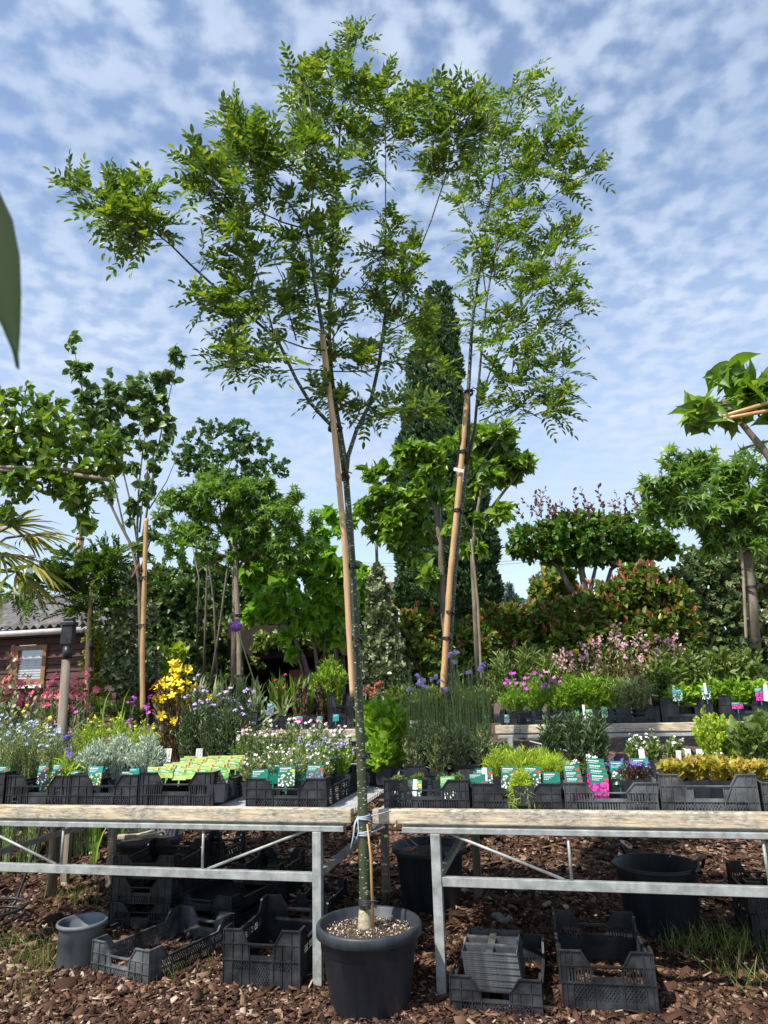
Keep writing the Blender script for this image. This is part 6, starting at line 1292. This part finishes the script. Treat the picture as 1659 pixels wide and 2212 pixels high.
for i, (px, tp, wht) in enumerate(((1046, 1660, True), (1098, 1656, False), (1146, 1656, False), (1190, 1668, False), (1030, 1672, False))):
    card(['green tag with tall white sticker, left in the lattice crate', 'white phlox picture tag, second in the lattice crate', 'pale flower tag with red corner, middle of the lattice crate', 'green tag half hidden by yellow-green sprays', 'small dark green tag in front of the stickered tag'][i], px, .11+.03*(i == 0), tp, .08, .1 if i < 4 else .05, 'card green', 'picture white' if i < 3 else None, 'card red', tilt=(-.05, .04, .06, .0, 0)[i], white=wht)
for r_ in range(3): card(['front magenta flower tag at crate left corner', 'middle tag of the pile behind the left magenta tag', 'rear tag of the pile behind the left magenta tag'][r_], 1240-3*r_, .1+.05*r_, 1678-13*r_, .075, .1, 'card green', 'picture magenta', 'card red')
for r_ in range(4): card(['front tag with large magenta picture in the dusty crate', 'second tag in the fan above the large magenta picture', 'third tag in the fan above the large magenta picture', 'rearmost tag in the fan above the large magenta picture'][r_], 1291-3*r_, .085+.05*r_, 1671-11*r_, .08, .115, 'card green', 'picture magenta', 'card red', tilt=.08)
card('teal tag with white flower picture, left behind the magenta fan', 1335, .3, 1644, .08, .11, 'card teal', 'picture white', 'card teal')
card('teal tag with white flower picture, right behind the magenta fan', 1382, .34, 1638, .08, .11, 'card teal', 'picture white')
def white_tag(label, px, off, top, w, h, kind='F', tilt=0.0, lines=True):
    p = on_plane(px, top, off, BO if kind == 'F' else RO); t = thing('name_tag', label, 'name tag', (p[0], p[1], p[2]-h), 0); t.rotation_euler = (R(-10), tilt, -YAW)
    mb = MB(); mb.box((-w/2, 0, -.03), (w/2, .0014, h)); mb.build('card', 'white paint', t)
    if lines:
        mb = MB(); rs = np.random.RandomState(int(px)); 
        for s_ in (-1, 1):
            pts = [(s_*w*.22 + rs.uniform(-.14, .14)*w, -.0012, z) for z in np.linspace(h*.12, h*.92, 22)]; mb.tube(pts, .0007, 4)
        mb.build('handwriting', 'black plastic', t)
white_tag('white handwritten tag standing among the rockery plants', 1464, .3, 1621, .022, .075, tilt=.05)
white_tag('small white tag at the right rim of the golden crate', 1625, .3, 1664, .02, .02, lines=False)
white_tag('white tag behind the lime tags, beside the verbena', 430, .7, 1617, .045, .05); white_tag('white tag at the foot of the evening primrose', 362, .72, 1617, .05, .055)
for px, nm in ((1385, 'left'), (1485, 'middle'), (1510, 'right')): white_tag('%s white tag among the pale small-leaved plants' % nm, px, .62, 1618, .03, .035, lines=False)
# rear bench tags
for px, tp, w, h, top, pc_, lb in ((583, 1513, .085, .13, 'card green', 'picture violet', 'tall violet flower tag in front of the allium pot'), (645, 1542, .09, .06, 'card teal', 'picture magenta', 'wide teal tag under the dark red stonecrop'), (690, 1542, .06, .06, 'card teal', 'picture white', 'small white and teal tag right of the stonecrop'), (470, 1543, .09, .04, 'card teal', None, 'teal tag at the foot of the sword leaves'),
        (725, 1538, .07, .07, 'card teal', None, 'dim teal tag under the willow-leaved bush'), (1094, 1538, .05, .08, 'card green', 'picture violet', 'narrow violet flower tag on the small lattice crate'), (1048, 1538, .055, .08, 'card teal', 'picture white', 'white rear tag among the thin stems'), (975, 1530, .06, .06, 'card teal', None, 'blue-green rear tag left among thin stems'),
        (1243, 1532, .07, .04, 'card mid green', None, 'green rear tag left under the narrow-leaved mound'), (1272, 1527, .06, .08, 'card mid green', 'picture white', 'green rear tag with small white flowers'), (1305, 1522, .06, .1, 'card mid green', 'picture yellow', 'green and cream rear tag right of the narrow leaves'),
        (1462, 1484, .095, .11, 'card teal', 'picture white', 'blue-green tag with white flower on the tall rear crate'), (1524, 1480, .085, .11, 'card green', 'picture white', 'green tag with big white bloom on the tall rear crate'), (1640, 1480, .085, .12, 'card green', 'picture magenta', 'green tag with pink bloom at the right edge'), (1592, 1512, .1, .06, 'card green', 'picture magenta', 'low pink flower tag in the right rear crate')):
    card(lb, px, .03, tp+5, w*.82, h*.85, top, pc_, kind='R')
white_tag('white name tag stuck above the blue-green tag', 1455, .1, 1480, .02, .06, 'R', lines=False); white_tag('white bent name tag above the big white bloom tag', 1522, .02, 1475, .02, .06, 'R', lines=False); white_tag('tilted white name tag at the right edge', 1650, .02, 1478, .03, .1, 'R', tilt=.15)
white_tag('white name tag left of the narrow-leaved mound', 1260, .04, 1522, .02, .08, 'R', lines=False)

#==SECTION near leaf
# a leaf hanging close to the lens at the left edge
lf = thing('near_leaf', 'blurred dark green leaf hanging into view at the left edge', 'leaf', P(-60, 300, .42))
L0 = [P(-60, 330, .42), P(-40, 400, .42), P(-20, 480, .42), P(-5, 560, .42), P(12, 640, .42), P(28, 710, .42), P(37, 760, .42), P(39, 797, .42)]; wv = [.002, .011, .0165, .0165, .0118, .0062, .0024, .0004]
mb = MB(); vs = []; fs = []
for c, w_ in zip(L0, wv): vs += [c+[-w_, -.002, 0], c+[0, .002, 0], c+[w_, -.002, 0]]
for i in range(7): fs += [(i*3, i*3+1, i*3+4, i*3+3), (i*3+1, i*3+2, i*3+5, i*3+4)]
mb.smooth = True; mb.add(vs, fs); mb.build('blade', 'near leaf', lf, world=True)
mb = MB(); mb.tube([P(-90, 250, .42), L0[0], L0[1]], [.0012, .001, .0006], 6); mb.build('stalk', 'green twig', lf, world=True)
